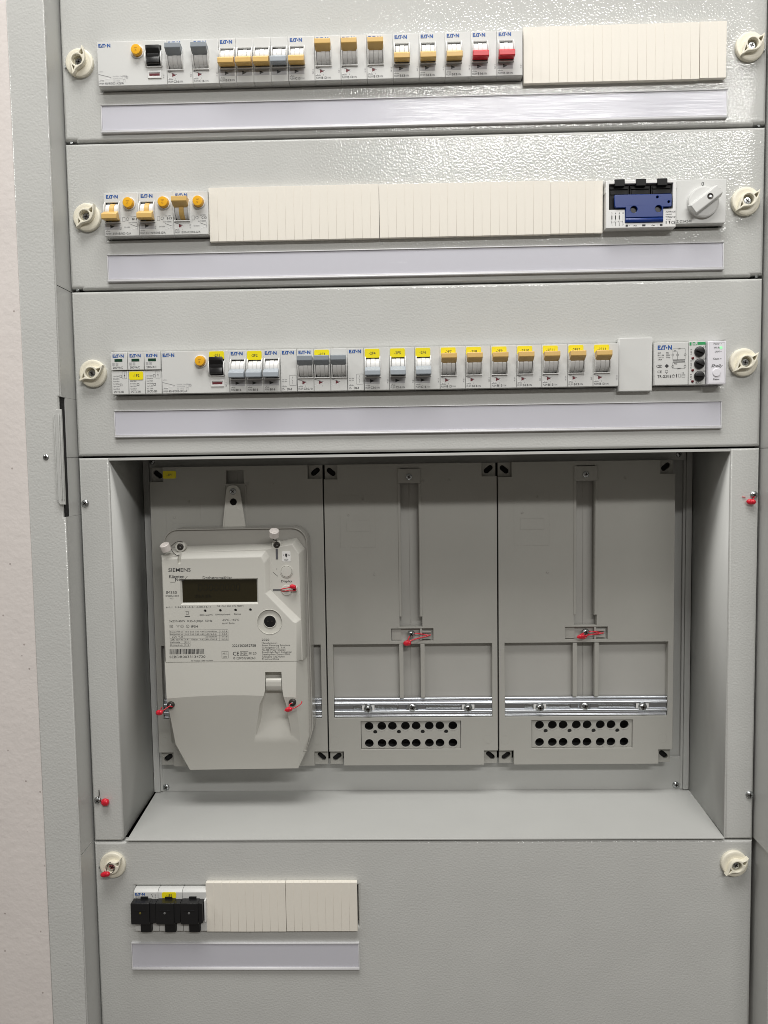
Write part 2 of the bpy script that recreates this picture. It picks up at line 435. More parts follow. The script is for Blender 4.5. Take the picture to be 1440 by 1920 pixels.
def cover(label, z0, z1, holes, knobs, notch=True):
    t = Thing('cover_panel', label, 'cover panel', (357, 0, (z0+z1)/2), 'cover panels of the cabinet')
    a, b = z0+.9, z1-.9
    if notch: out = [(0, b), (715, b), (715, a+1.6), (703, a+1.6), (703, a), (12, a), (12, a+1.6), (0, a+1.6)]
    else: out = rect(0, 715, a, b)
    t.part('sheet', plate(out, holes, 0, 14, 3.2, 4), 'paint')
    if notch:
        for x0 in (4.5, 708):
            t.part('fold_tab', box(x0, x0+2.6, 3, 9, a-.6, a+2.2, .2), 'steel')
    for x, z, ang in knobs:
        k = t.part('lock_knob', knob_bm(x, z, ang), 'cream')
        t.part('screw', knob_screw(x, z), parent=k)
        sx = x-14 if x < 300 else x+14
        t.part('locking_pin', lathe([(0, -2.4), (1.2, -2.2), (1.5, -.5), (1.5, .5), (0, .5)], sx+random.uniform(-1, 1), z-3, 10), 'steel', parent=k)
    return t
cover('top cover panel with the longest label strip and two locking knobs', 0, ZT, [rect(40.4, 672, 50.4, 94.6)], [(19.9, 77.8, 55), (696.4, 76, 27)])
cover('second cover panel from the top, carrying the rotary switch', -150, 0, [rect(41.2, 672.8, -98.8, -54)], [(21.3, -76.1, 36), (694.7, -74.8, 27)])
cover('third cover panel, directly above the meter niche, with yellow stickers', -323.2, -150, [rect(42.4, 674.6, -259.2, -214.8)], [(20.9, -235.9, 17), (695.3, -236.2, 23)], False)
cover('bottom cover panel with the black fuse holder', ZB, -743.2, [rect(44, 289, -840, -794)], [(21, -768.6, 28), (694.5, -768.8, 24)], False)

# ------------------------------------------------------------------ label strips
def strip(x0, x1, z0, z1, label):
    t = Thing('label_strip', label, 'label strip', ((x0+x1)/2, 0, (z0+z1)/2), 'blank label strips under the device rows')
    t.part('holder', join(box(x0, x1, -1.2, -.02, z0, z1), prism_x([(-1, z1), (-2.6, z1), (-2.9, z1-.5), (-2.7, z1-1.0), (-1, z1-1.3)], x0, x1),
           prism_x([(-1, z0), (-3.0, z0), (-3.4, z0+.7), (-3.2, z0+1.6), (-2.6, z0+2.1), (-2.9, z0+2.6), (-2.7, z0+3.0), (-1, z0+3.3)], x0, x1), 
           box(x0, x0+.9, -2.4, -1, z0+3, z1-1.2), box(x1-.9, x1, -2.4, -1, z0+3, z1-1.2)), 'strip')
    t.part('paper_insert', box(x0+1, x1-1, -1.7, -1.25, z0+3.2, z1-1.4), 'paper')
    t.part('clear_cover', box(x0+.95, x1-.95, -2.3, -2.25, z0+3.1, z1-1.3), 'clear_cover')
strip(39.9, 675, 7.6, 36, 'blank label strip under the top row, bright with lamp reflection')
strip(40.5, 673.6, -142.4, -114.2, 'blank label strip under the second row beneath the blue fuse switch')
strip(41.5, 673.9, -303.4, -274.8, 'blank label strip under the third row just above the niche')
strip(38, 289.4, -888.4, -857.6, 'short blank label strip under the fuse holder at the bottom')

# ------------------------------------------------------------------ beige and grey blanking strips
def blank(x0, x1, z0, z1, n, label, x_first=None):
    t = Thing('blanking_strip', label, 'blanking strip', ((x0+x1)/2, 0, (z0+z1)/2), 'beige blanking strips', local=True)
    w = (x1-x0); p = w/n; h = (z1-z0)/2
    t.part('backing', box(-w/2+.4, w/2-.4, -5.7, 2, -h+.5, h-.5), 'beige')
    me = mesh_of('segment', [(box(-p/2+.035, p/2-.035, -6, -1, -h, h, .17, 2), 'beige')], (0, 0, 0))
    for i in range(n):
        o = bpy.data.objects.new('segment', me); col.objects.link(o); o.parent = t.o
        o.location = Vector((-w/2+p*(i+.5), random.uniform(-.04, .04), random.uniform(-.05, .05)))*S
blank(470.4, 645.2, 44.6, 99.1, 20, 'long cream blanking strip at the right of the top row')
blank(645.7, 671.9, 45.2, 99.5, 3, 'short three-segment cream blanking strip at the right end of the top row')
blank(149.1, 323.2, -104.2, -50.4, 20, 'long cream blanking strip beside the three yellow-button breakers')
blank(323.6, 497.6, -104.1, -51, 20, 'middle cream blanking strip of the second row')
blank(497.9, 550, -103.8, -52.2, 6, 'short cream blanking strip touching the blue fuse switch')
blank(123.4, 210.4, -842.4, -787.4, 10, 'beige blanking strip touching the black fuse holder')
blank(210.8, 288.4, -842.1, -787.2, 9, 'beige blanking strip at the right end of the bottom row')
t = Thing('blanking_cover', 'plain pale grey blanking cover standing proud of the third row', 'blanking cover', (584, 0, -237))
t.part('cover_plate', box(567, 601.2, -6.4, 2, -264, -209.8, .7), 'device')
t.part('moulding_lip', box(566.4, 568, -5.6, -1, -263.6, -210.2, .3), 'device')

# ------------------------------------------------------------------ modular devices. Local axes: x from the left edge, y = 0 at the front face, z down from the top edge
H = 43.2
def lever_bm(x0, x1, up):
    prof = [(-3.8, -19.6), (-10.6, -23.4), (-11.3, -24.2), (-11.2, -28.6), (-10.4, -29.2), (-2, -28.4), (3, -26)]
    if up: prof = [(y, -37.0-z) for y, z in prof][::-1]
    return prism_x(prof, x0, x1, .35, 2)
def drum_bm(x0, x1):
    w = x1-x0
    return join(cyl_x(8.6, x0, x0+w*.325, 4.6, -19), cyl_x(8.85, x0+w*.335, x0+w*.68, 4.6, -19), cyl_x(8.6, x0+w*.69, x1, 4.6, -19))
def cheek_bm(x0, x1):
    prof = [(6, -8.6), (.2, -8.6), (-2.4, -10.4), (-4.6, -14), (-5.4, -18.5), (-5, -23), (-3.2, -26.6), (-1.2, -28.8), (6, -29.6)]
    return prism_x(prof, x0, x1, .25, 1)
def body_bm(w, win):
    return join(plate(rect(.12, w-.12, -H, 0), [rect(a, b, c, d) for a, b, c, d in win], 0, 13, .45, 2), box(.3, w-.3, 13, 45, -H+.2, -.2))
def pole(t, x, w, up, lever, drum='device_white', first=True, parent=None):
    """one pole: moulded body, toggle with drum, lever and two cheeks"""
    k = (round(w, 1),)
    b = t.part('pole_body', lambda: shift(body_bm(w, [(2.2, 15.5, -29.2, -9.6)]), x), 'device', key=('pb', round(x, 1))+k)
    tg = t.part('toggle', lambda: shift(join(drum_bm(2.5, 15.6), box(2.3, 15.4, 6.5, 10, -29.1, -9.7)), x), drum if drum == 'device_white' else 'device_white', key=('tg', round(x, 1), drum))
    if drum != 'device_white':
        t.part('toggle_band', lambda: shift(cyl_x(9.05, 6.7, 11.5, 4.6, -19), x), drum, parent=tg, key=('tb', round(x, 1)))
    t.part('bezel', lambda: shift(join(cheek_bm(1., 2.2), cheek_bm(15.9, 17.), prism_x([(.4, -29), (-1.3, -29.2), (-1.6, -29.8), (-1.2, -30.3), (.4, -30.4)], 1, 17)), x), 'device_white', key=('bz', round(x, 1)))
    t.part('lever', lambda: shift(lever_bm(1.1, 16.7, up), x), lever, key=('lv', round(x, 1), up, lever), parent=tg)
    return b
def shift(bm, x):
    for v in bm.verts: v.co.x += x
    return bm
def flag(t, x, up):
    """printed switch state below a toggle"""
    if up:
        t.part('state_mark', lambda: [(Ink(-.12).poly([(x+5.2, -32.6), (x+9.0, -34.4), (x+5.2, -36.2)]).bm, 'ink_red'),
            (Ink(-.14).line(x+.4, -30.9, x+9.8, -33.9, .3).text('xPole', x+1.3, -30.9, 1.6).text('1', x+8, -38.6, 2).bm, 'ink_soft'),
            (Ink(-.10).line(x+.4, -37.8, x+10, -34.6, .42).bm, 'ink_white')], key=('su', round(x, 1)))
    else:
        t.part('state_mark', lambda: [(Ink(-.08).rect(x+.6, x+15.8, -36.6, -30.6).bm, 'ink_faint'),
            (Ink(-.14).poly([(x+6, -32.0), (x+10.4, -33.8), (x+6, -35.6)]).bm, 'ink')], key=('sd', round(x, 1)))
def rating(t, x, txt, kind='PLSM', tail='/1N', vx=None):
    def mk():
        p = [(Ink(-.16).text('xPole', x+1.2, -38.9, 2.0).text(kind, x+1.0, -41.6, 2.6, width=4.6).text(tail, x+12.2, -41.6, 2.6, width=3.4).bm, 'ink_soft'),
             (Ink(-.15).text(txt, x+6.3, -41.7, 3.1, bold=True, width=5.4).bm, 'ink')]
        if vx: p.append((Ink(-.16).vtext('N 2 1', vx, -36.5, 1.9).bm, 'ink_soft'))
        return p
    t.part('lettering', mk, key=('rt', round(x, 1), txt, kind, tail, vx))
def logo(t, x, z=-5.2, w=12.4, h=3.5):
    t.part('maker_mark', lambda: [(Ink(-.16).logo(x, z, w, h).bm, 'logo_blue')], key=('lg', round(x, 1), z, w, h))
def sticker(t, x, txt, z0=-10.2, z1=-1.2, w=15.2, y=-.3):
    s = t.part('sticker', plate(rrect(x, x+w, z0, z1, 1.3), [], y-.22, y+.3), 'sticker')
    t.part('lettering', [(Ink(y-.3).text(txt, x+w/2, (z0+z1)/2-1.25, 3.9, bold=True, align='C').bm, 'ink')], parent=s)
    return s
def device(name, label, cat, x, z, group=None, y=-10):
    return Thing(name, label, cat, (x, y, z), group, local=True)

def breaker(x0, x1, z, up, lever, txt, label, stk=None, group='narrow breakers with one lever'):
    t = device('circuit_breaker', label, 'circuit breaker', x0, z, group)
    w = round(x1-x0, 1)
    pole(t, 0, w, up, lever)
    flag(t, 0, up); rating(t, 0, txt, vx=w-1.2)
    if stk: sticker(t, .9, stk)
    else: logo(t, 1.8)
    return t
def multipole(xs, z, up, levers, txt, label, kind='PLSM', stk=None, tail='/3N'):
    t = device('circuit_breaker', label, 'circuit breaker', xs[0], z)
    for i in range(len(xs)-1):
        x = round(xs[i]-xs[0], 1); w = round(xs[i+1]-xs[i], 1)
        pole(t, x, w, up, levers[i]); flag(t, x, up)
        if stk and i == 1: sticker(t, x+1, stk)
    logo(t, 1.8)
    if kind == 'PLSM': pass
    rating(t, 0, txt, kind, tail)
    if kind == 'P7NI':
        for i in (1, 2): rating(t, round(xs[i]-xs[0], 1), txt, kind, tail)
        logo(t, round(xs[2]-xs[0]+1.8, 1))
    return t
def rcd(x0, x1, z, label, stk=None):
    t = device('residual_current_switch', label, 'safety switch', x0, z, 'wide switches with a black lever')
    w = round(x1-x0, 1)
    t.part('body', lambda: body_bm(w, [(50, 65.2, -25.5, -5)]), 'device', key=('rb', w))
    tg = t.part('toggle', lambda: join(cyl_x(9.2, 51.6, 63.8, 4.6, -16), box(50.2, 65, 8, 10, -25.4, -5.2)), 'black', key='rtg')
    t.part('lever', lambda: prism_x([(-3.6, -16.5), (-6, -11.4), (-6.4, -10.4), (-6.2, -7.4), (-5.6, -6.9), (-1, -7.4), (3, -9.5)], 50.9, 64.5, .35), 'black', parent=tg, key='rlv')
    t.part('lever', lambda: prism_x([(-3.9, -15.2), (-5.2, -23.4), (-3.6, -24.6), (2, -24.2)], 51.4, 64, .3), 'black', parent=tg, key='rlv2')
    prof = [(4, -9.5), (-2.2, -11), (-4.4, -14), (-5.2, -18), (-4.6, -22), (-2.6, -25.4), (4, -26.4)]
    t.part('bezel', lambda: join(prism_x(prof, 49.2, 50.5, .25, 1), prism_x(prof, 64.9, 66.2, .25, 1), prism_x([(.4, -25), (-1.3, -25.4), (-1.4, -26.4), (.4, -26.8)], 50, 65.4)), 'device_white', key='rbz')
    b = t.part('test_button', lambda: lathe([(5.1, 1), (5.1, -5.2), (4.7, -5.9), (3.2, -6.1), (0, -6.15)], 41.2, -10.8, 32), 'button_yellow', key='rbt')
    t.part('collar', lambda: plate(circ(41.2, -10.8, 6.5, 32), [circ(41.2, -10.8, 5.25, 32)], -1.3, .4, .35), 'device_white', parent=b, key='rcl')
    t.part('lettering', lambda: [(Ink(-6.2).text('TEST', 41.2, -10.2, 1.5, align='C').ring(41.2, -12.2, .8, .2).bm, 'ink_red')], parent=b, key='rbl')
    f = t.part('indicator', lambda: plate(rect(51, 64.6, -37, -29.8), [rect(52.2, 63.4, -35.2, -31.6)], -.9, .3, .25), 'device_white', key='rin')
    t.part('indicator_bar', lambda: box(52.3, 63.3, -.25, .2, -35.1, -31.7), 'ink_white', parent=f, key='rin3')
    t.part('indicator_bar', lambda: box(52.5, 62.9, -.45, .1, -34.5, -32.3), 'ink_red', parent=f, key='rin2')
    t.part('lettering', lambda: [(Ink(-.15).line(.6, -31.6, 13.4, -35, .3).text('xPole', 1.4, -38.6, 2.0).text('PFIM', 1.2, -41.8, 2.6, width=4.6).vtext('N 2 1', 67.4, -37, 1.9).bm, 'ink_soft'),
        (Ink(-.16).text('40/4/003-XG/A', 6.6, -41.9, 3.3, width=19.5).bm, 'ink_soft'),
        (Ink(-.10).line(.6, -38, 13.4, -35.4, .42).bm, 'ink_white'),
        (Ink(-.15).text('In=40A  Ue=400V', 15.4, -34.6, 1.9).text('IDn=0,03A', 15.6, -36.8, 1.9).text('Icn 10kA', 15.6, -38.9, 1.9).text('xEffect', 1.2, -29.6, 1.6).frame(25, 27.4, -37, -33.4).frame(25.5, 27.8, -39.8, -37.4).ring(29.4, -35, 1.4).ring(29.4, -35, .8).bm, 'ink_faint')], key='rlt')
    logo(t, 1.6, -5.6, 12.2, 3.5)
    if stk: sticker(t, 50.2, stk, -9, -.8)
    return t
def rcbo(x0, x1, z, up, letter, label):
    t = device('residual_current_breaker', label, 'circuit breaker', x0, z, 'breakers with a yellow test button')
    w = round(x1-x0, 1)
    t.part('body', lambda: body_bm(w, [(2.2, 15.5, -29.2, -9.6)]), 'device', key=('kb', w))
    tg = t.part('toggle', lambda: join(drum_bm(2.5, 15.6), box(2.3, 15.4, 6.5, 10, -29.1, -9.7)), 'device_white', key='ktg')
    t.part('toggle_band', lambda: cyl_x(9.05, 6.7, 11.5, 4.6, -19), 'lever_yellow', parent=tg, key='ktb')
    t.part('lever', lambda: lever_bm(1.1, 16.7, up), 'lever_yellow', parent=tg, key=('klv', up))
    t.part('bezel', lambda: join(cheek_bm(1., 2.2), cheek_bm(15.9, 17.), prism_x([(.4, -29), (-1.3, -29.2), (-1.6, -29.8), (-1.2, -30.3), (.4, -30.4)], 1, 17)), 'device_white', key='kbz')
    b = t.part('test_button', lambda: lathe([(5.2, 1), (5.2, -5.2), (4.8, -5.9), (3.2, -6.1), (0, -6.15)], 26.4, -11.4, 32), 'button_yellow', key='kbt')
    t.part('collar', lambda: plate(circ(26.4, -11.4, 6.5, 32), [circ(26.4, -11.4, 5.35, 32)], -1.3, .4, .35), 'device_white', parent=b, key='kcl')
    t.part('lettering', lambda: [(Ink(-6.2).text('TEST', 26.4, -10.8, 1.5, align='C').ring(26.4, -12.8, .8, .2).bm, 'ink_red')], parent=b, key='kbl')
    flag(t, 0, up)
    t.part('lettering', lambda: [(Ink(-.15).text(letter, 28.6, -27.6, 3.0, bold=True, width=5.2).text('13/1N/%s/003-G/A' % letter[0], 6.6, -41.8, 3.1, width=20.5).bm, 'ink'),
        (Ink(-.16).text('xPole', 1.2, -38.9, 2.0).text('PKNM', 1.0, -41.7, 2.6, width=5).text('Un 230V', 27.4, -24.6, 1.6).text('Icn=10000A', 25, -30.6, 2.0, width=8.5).text('IDn 0,03A', 20.4, -35.2, 1.9, width=6)
           .line(26.8, -31.6, 34, -34.4, .3).frame(18.8, 21.6, -28.8, -24.6).ring(24, -26.4, 1.5).line(33.8, -37, 34, -31, .2).vtext('N 2 1', 17.4, -37, 1.9).bm, 'ink_soft'),
        (Ink(-.12).line(26.8, -37.4, 34, -34.9, .42).bm, 'ink_white')], key=('klt', letter))
    logo(t, 2.6, -5.6, 12.2, 3.5)
    return t

# ---- top row (top edge z = 94)
Z1 = 94.
rcd(41.2, 111.6, Z1, 'top row residual current switch with black lever, no sticker')
X = [111.6, 137.6, 164.0]
breaker(111.6, 137.6, Z1, True, 'lever_grey', 'C16', 'top row breaker with raised grey lever, touching the black-lever switch')
breaker(137.6, 164.0, Z1, True, 'lever_grey', 'C16', 'top row breaker with raised grey lever, next to the four-pole breaker')
multipole([164.2, 181.8, 199.3, 216.7, 234.4], Z1, False, ['lever_yellow']*3+['lever_light'], 'B13', 'four-pole top row breaker with three yellow levers and one pale grey')
breaker(234.6, 261.0, Z1, False, 'lever_yellow', 'C13', 'lowered yellow breaker marked C13 beside the pale grey lever, top row')
w_ = ['leftmost', 'middle', 'rightmost']
XS = [261.0, 287.2, 313.4, 339.6, 365.7, 391.7, 417.6, 443.3, 469.0]
for i in range(8):
    if i < 3: breaker(XS[i], XS[i+1], Z1, True, 'lever_yellow', 'B13', '%s of the three raised yellow breakers in the top row' % w_[i])
    elif i < 6: breaker(XS[i], XS[i+1], Z1, False, 'lever_yellow', 'B13', '%s of the three lowered yellow breakers left of the red levers' % w_[i-3])
    else: breaker(XS[i], XS[i+1], Z1, False, 'lever_red', ['B16', 'B10'][i-6], ['red lever breaker marked B16 beside the last yellow lever', 'red lever breaker marked B10 touching the cream blanking strip'][i-6])

# ---- second row (top edge z = -54.6)
Z2 = -54.6
rcbo(42, 77.6, Z2, False, 'B13', 'breaker with test button next to the locking knob, second row, lever down')
rcbo(77.7, 113.3, Z2, False, 'B13', 'middle breaker with test button in the second row, lever down')
rcbo(113.4, 148.9, Z2, True, 'C13', 'breaker with test button whose yellow lever is up, marked C13')

t = device('fuse_switch', 'white and black fuse switch with a blue key plate', 'fuse switch', 551.2, Z2)
t.part('body', join(plate(rect(.4, 70.4, -H-3.4, 0), [[(3.6, -3.2), (67.2, -3.2), (67.2, -28.5), (57.6, -28.5), (57.6, -42), (19.4, -42), (19.4, -28.5), (3.6, -28.5)]], -2, 12, .5), box(1, 70, 12, 30, -H-3, -.4)), 'device_white')
t.part('side_lug', box(-.2, 1.8, -1, 6, -12, -6, .3), 'device'); t.part('side_lug', box(68.6, 71, -1.4, 6, -9, -6, .3), 'device')
for i in range(3):
    x = 3.9+21.2*i
    d_ = t.part('fuse_drawer', join(box(x, x+20.4, 1.5, 10, -28, -3.6, .4), box(x+1, x+19.4, .2, 2, -8, -5.6, .3), box(x+1.5, x+19, .6, 2, -13, -9.2, .3)), 'black_soft')
    t.part('tab', box(x+5, x+15, -3.2, 2, -6, .9, .5), 'black_soft', parent=d_)
T = [(9.2, -14.4), (64.6, -14.4), (65.6, -15.4), (65.6, -26), (64.6, -27.2), (57.3, -27.2), (57.3, -37), (19.7, -37), (19.7, -27.2), (10.2, -27.2), (8.8, -25.6), (8.4, -15.4)]
kp = t.part('key_plate', join(plate(T, [circ(28, -29.2, 3.4, 20), circ(52.5, -29, 3.4, 20), circ(51.3, -17.6, 1.2, 10), circ(62.6, -22.4, 1.2, 10)], -3.6, -1, .5), prism_x([(-2, -36.4), (-3.2, -37.6), (-3.8, -39.2), (-3.2, -41.4), (-1, -41.9)], 19.8, 57.2, .3)), 'blue')
t.part('key_hole', join(box(24, 32, -.8, -.5, -33, -25.5), box(48.5, 56.5, -.8, -.5, -33, -25.5), box(50, 53, -.85, -.55, -19, -16), box(62, 64.4, -.85, -.55, -24, -21)), 'black', parent=kp)
ink = Ink(-2.15)
for i, (a, b) in enumerate(zip('2468', '1357')):
    x = 6.4+3.7*i
    ink.text(a, x, -32.8, 2.2, True, 'C').text(b, x, -44.4, 2.2, True, 'C').line(x, -33.6, x, -39, .3).line(x-.8, -39.6, x+.2, -42, .3).line(x, -42, x, -42.6, .3)
    if i < 3: ink.rect(x-.45, x+.45, -38, -34.4).line(x-.6, -40.6, x+3, -40.6, .2)
ink.text('TYTAN T4P', 60, -37.8, 2.4, True, width=9.8).text('GA8350/63', 60, -34.8, 1.7, width=6).text('AC-22B', 60.6, -39.8, 1.7, width=4.4).text('CE', 65.6, -43.8, 4.4, True, width=4.2)
ink.rect(60.2, 61, -43.4, -40.8).poly([(63, -40.6), (64.8, -40.6), (63.9, -44)])
ink.rect(20.2, 22.4, -45.4, -43.6).rect(36.8, 40, -45.4, -43.6).rect(54.4, 57, -45.4, -43.6).text('~', 28, -46.4, 6, True).text('~', 46, -46.2, 6, True).text('v', 23.4, -45, 2).text('v', 52, -45, 2)
ink.text('SCHRACK', 59.9, -32.4, 2.2, True, width=10, shear=.25)
t.part('lettering', [(ink.bm, 'ink')])

t = device('rotary_switch', 'rotary switch with pale grey knob pointing between 0 and 1', 'rotary switch', 621.9, Z2)
t.part('base_plate', box(.2, 50.2, 0, 12, -H, 0, .6), 'device')
kn = t.part('knob', lathe([(15.4, .2), (15.4, -2.6), (14.9, -3.6), (13.6, -4), (0, -4)], 26.6, -23, 44), 'device')
gb = prism_x([(-3.6, -6.6), (-10.4, -4.8), (-10.8, -4.2), (-10.8, 4.2), (-10.4, 4.8), (-3.6, 6.6)], -15.6, 16.4, .5)
Rm = Matrix.Rotation(-math.radians(37), 3, 'Y')
for v_ in gb.verts: v_.co = Rm @ v_.co + Vector((26.6, 0, -23))
t.part('grip', gb, 'device', parent=kn)
t.part('screw', [(lathe([(3.2, -10.7), (3.0, -11.0), (2.4, -10.9), (2.3, -10.85), (0, -10.85)], 30.2, -20.2, 20), 'steel_dark'), (lathe([(1.4, -10.9), (1.1, -11.3), (0, -11.3)], 30.2, -20.2, 14), 'steel')], parent=kn)
t.part('lettering', [(Ink(-.15).text('0', 25.2, -6.4, 5.6).text('1', 42.4, -12.8, 5.6).text('Z-DSA2-01', .8, -42, 3.5, width=15.5).bm, 'ink')])

# ---- third row (top edge z = -215.4)
Z3 = -215.5
def spd(x0, x1, label, stk=None):
    t = device('surge_protector', label, 'surge protector', x0, Z3, 'surge protectors with a dark green window')
    w = round(x1-x0, 1)
    t.part('base', lambda: box(.12, w-.12, 0, 40, -H, -19.2, .5), 'device', key=('sb', w))
    pl = t.part('plug_module', lambda: box(.2, w-.2, -1.2, 30, -18.4, 0, .5), 'device', key=('sp', w))
    t.part('status_window', lambda: box(4.2, 12.4, -1.4, -.8, -9.8, -7, .1), 'green_dark', parent=pl, key='sw')
    t.part('maker_mark', lambda: [(Ink(-1.32).logo(2.4, -5.6, 11.6, 3.3).bm, 'logo_blue')], parent=pl, key='sl')
    t.part('lettering', lambda: [(Ink(-1.32).text('280VAC', 2.2, -16.8, 3.0, True, width=10.4).bm, 'ink_soft'), (Ink(-1.31).frame(1.8, 4.4, -13.6, -10.8, .4).frame(5.4, 8, -13.6, -10.8, .4).rect(2.4, 3.8, -12.8, -11.6).rect(6, 7.4, -12.8, -11.6).bm, 'ink_faint')], parent=pl, key='st')
    def low():
        a = Ink(-.15); 
        for i, s_ in enumerate(('Un=230V', '50Hz/60Hz', 'Imax=40kA', 'In=20kA', 'Up<1,4kV', 'Iscc 25kA')):
            if stk and i < 2: continue
            a.text(s_, 1.6, -25.2-2.6*i, 1.9, width=6.6)
        if not stk: a.frame(11.2, 16, -27.2, -19.8, .18).line(13.6, -20.6, 13.6, -26.6, .2).poly([(12.9, -23), (14.3, -23.6), (13.6, -25)]).frame(8.6, 10.8, -26, -23.2, .3)
        a.frame(8.6, 11, -34.6, -32.2, .35)
        return [(a.bm, 'ink_soft'), (Ink(-.16).text('SPCT2-280', 1.8, -41.6, 3.0, width=10.4).bm, 'ink')]
    t.part('lettering', low, key=('slo', bool(stk)))
    if stk: sticker(t, 1, stk, -28.4, -20, 14.4)
    return t
spd(43.2, 60.8, 'surge protector next to the locking knob, no sticker')
spd(60.9, 78.1, 'middle surge protector carrying the yellow -1F2 sticker', '-1F2')
spd(78.2, 95.5, 'surge protector touching the wide black-lever switch, no sticker')
rcd(95.7, 166.1, Z3, 'third row residual current switch with black lever under the -2F1 sticker', '-2F1')
multipole([166.3, 183.9, 201.5, 219.0], Z3, False, ['lever_light']*3, 'B16', 'three-pole breaker with pale grey lowered levers under the -2F2 sticker', 'P7NI', '-2F2', '')
def aux(x0, x1, label):
    t = device('auxiliary_contact', label, 'auxiliary contact', x0, Z3, 'plain auxiliary contact modules')
    w = round(x1-x0, 1)
    t.part('body', lambda: body_bm(w, []), 'device', key=('ax', w))
    t.part('lettering', lambda: [(Ink(-.15).text('xPole', 1.6, -38.4, 2.0).text('Z-', 1.4, -41.6, 2.8).text('I=6A 230V', 1.2, -31.4, 1.6, width=5.6).text('I=2A 250V', 1.2, -33.4, 1.6, width=5.6).frame(9.2, 16.2, -37, -26.4, .22).line(12.4, -28, 11.6, -31, .25).line(11.6, -31, 12.8, -33, .25).line(12.4, -35.6, 12.4, -33.2, .25).bm, 'ink_soft'),
        (Ink(-.16).text('D63', 6.2, -41.7, 3.2, True, width=5.2).bm, 'ink')], key=('axl', w))
    logo(t, 1.9)
aux(219.2, 236.2, 'plain grey auxiliary contact between the -2F2 and -2F3 breakers')
multipole([236.4, 253.6, 270.9, 288.2], Z3, True, ['lever_grey']*3, 'C16', 'three-pole breaker with raised dark grey levers under the -2F3 sticker', 'PLSM', '-2F3', '/3')
aux(288.4, 305.4, 'plain grey auxiliary contact between the -2F3 and -2F4 breakers')
XS = [305.6, 331.6, 357.6, 383.6, 409.6, 435.6, 461.7, 487.7, 513.8, 539.9, 565.9]
for i in range(10):
    s_ = '-2F%d' % (i+4)
    if i < 3: breaker(XS[i], XS[i+1], Z3, False, 'lever_light', 'C16', 'breaker with lowered pale grey lever under the %s sticker' % s_, s_)
    else: breaker(XS[i], XS[i+1], Z3, True, 'lever_yellow', 'B13', 'breaker with raised yellow lever under the %s sticker' % s_, s_)

t = device('transformer', 'bell transformer with a printed circuit diagram, beside the green module', 'transformer', 601.8, Z3)
t.part('body', box(.2, 34.6, 0, 30, -H, 0, .6), 'device')
logo(t, 3.4, -7.4, 14.4, 4.4)
a = Ink(-.15)
a.line(18.8, -6.6, 18.8, -17.6).line(23.6, -9.6, 23.6, -17.6).line(31.2, -6.6, 31.2, -17.6).line(19, -6.6, 31, -6.6, .18).line(19, -9.6, 23.4, -9.6, .18)
a.ring(18.8, -12.8, 1.2).ring(23.6, -12.8, 1.2).ring(31.2, -12.8, 1.2).rect(18.8, 31.2, -18.4, -17.5).rect(18.8, 31.2, -20.4, -19.5)
a.line(18.8, -20.6, 18.8, -26.4).line(31.2, -20.6, 31.2, -26.4).line(18.8, -26.6, 31.2, -26.6, .18).ring(18.8, -24.4, 1.2).ring(31.2, -24.4, 1.2)
a.text('12V', 25, -7.2, 1.9, True, 'C').text('8V', 21.2, -9.2, 1.8, True, 'C').text('PTC', 20, -22.4, 1.9, True).text('230V', 25, -27.2, 1.9, True, 'C')
for i, (p, q) in enumerate((('SEC', 'PRI'), ('8V 1,5A', '230V'), ('12V 1A', '50Hz'), ('18VA', ''))):
    a.text(p, 3.4, -11.4-2.2*i, 2.0, True)
    if q: a.text(q, 12, -11.4-2.2*i, 2.0, True)
a.text('CE', 3.2, -30.8, 3.6, width=4.6).text('TR-G3/18', 3.4, -35.8, 4.3, True, width=14).ring(12.6, -29.4, 1.5).poly([(12, -30.4), (13.2, -30.4), (12.6, -31.8)])
for x in (3.8, 5.2, 6.6): a.ring(x, -24, 1.5, .3)
a.poly([(10.6, -23.8), (12.8, -21.8), (15, -23.8), (12.8, -25.8)]).line(18.2, -33.6, 19.6, -32.2).line(19.6, -32.2, 21, -33.6).frame(18.6, 20.6, -35.6, -33.6).rect(22.4, 23.2, -35.6, -32).frame(24.6, 27, -35.4, -32).frame(28, 31.4, -35.6, -32.4).line(28, -34, 31.4, -34).text('F.R', 28, -31.8, 1.8)
t.part('lettering', [(a.bm, 'ink')])

t = device('setting_module', 'narrow module with green header and three black dials', 'dial module', 636.5, Z3)
t.part('body', box(.2, 17.2, 0, 30, -H, .6, .5), 'device')
t.part('header_band', [(Ink(-.15).rect(.8, 2.8, -3.6, -.4).rect(8.8, 17, -3, -.2).frame(4, 6.6, -3.4, -.4, .6).poly([(6.8, -3.4), (7.8, -3.4), (8.6, -1.6)]).bm, 'green')])
for i, z in enumerate((-10.0, -22.2, -34.6)):
    k = t.part('dial', lathe([(5.2, .4), (5.2, -1.6), (4.8, -2.4), (3.8, -2.7), (0, -2.5)], 10.8, z, 28), 'black')
    b = box(-4.4, 4.4, -4.2, -2.2, -.8, .8, .3); Rm = Matrix.Rotation(math.radians((20, 24, 3)[i]), 3, 'Y')
    for v_ in b.verts: v_.co = Rm @ v_.co + Vector((10.8, 0, z))
    t.part('pointer', b, 'black', parent=k)
    t.part('indicator_light', lathe([(1.4, .2), (1.3, -.7), (.7, -1.1), (0, -1.2)], 4.2, (-16.4, -28.6, -39.8)[i], 12), 'red_led')
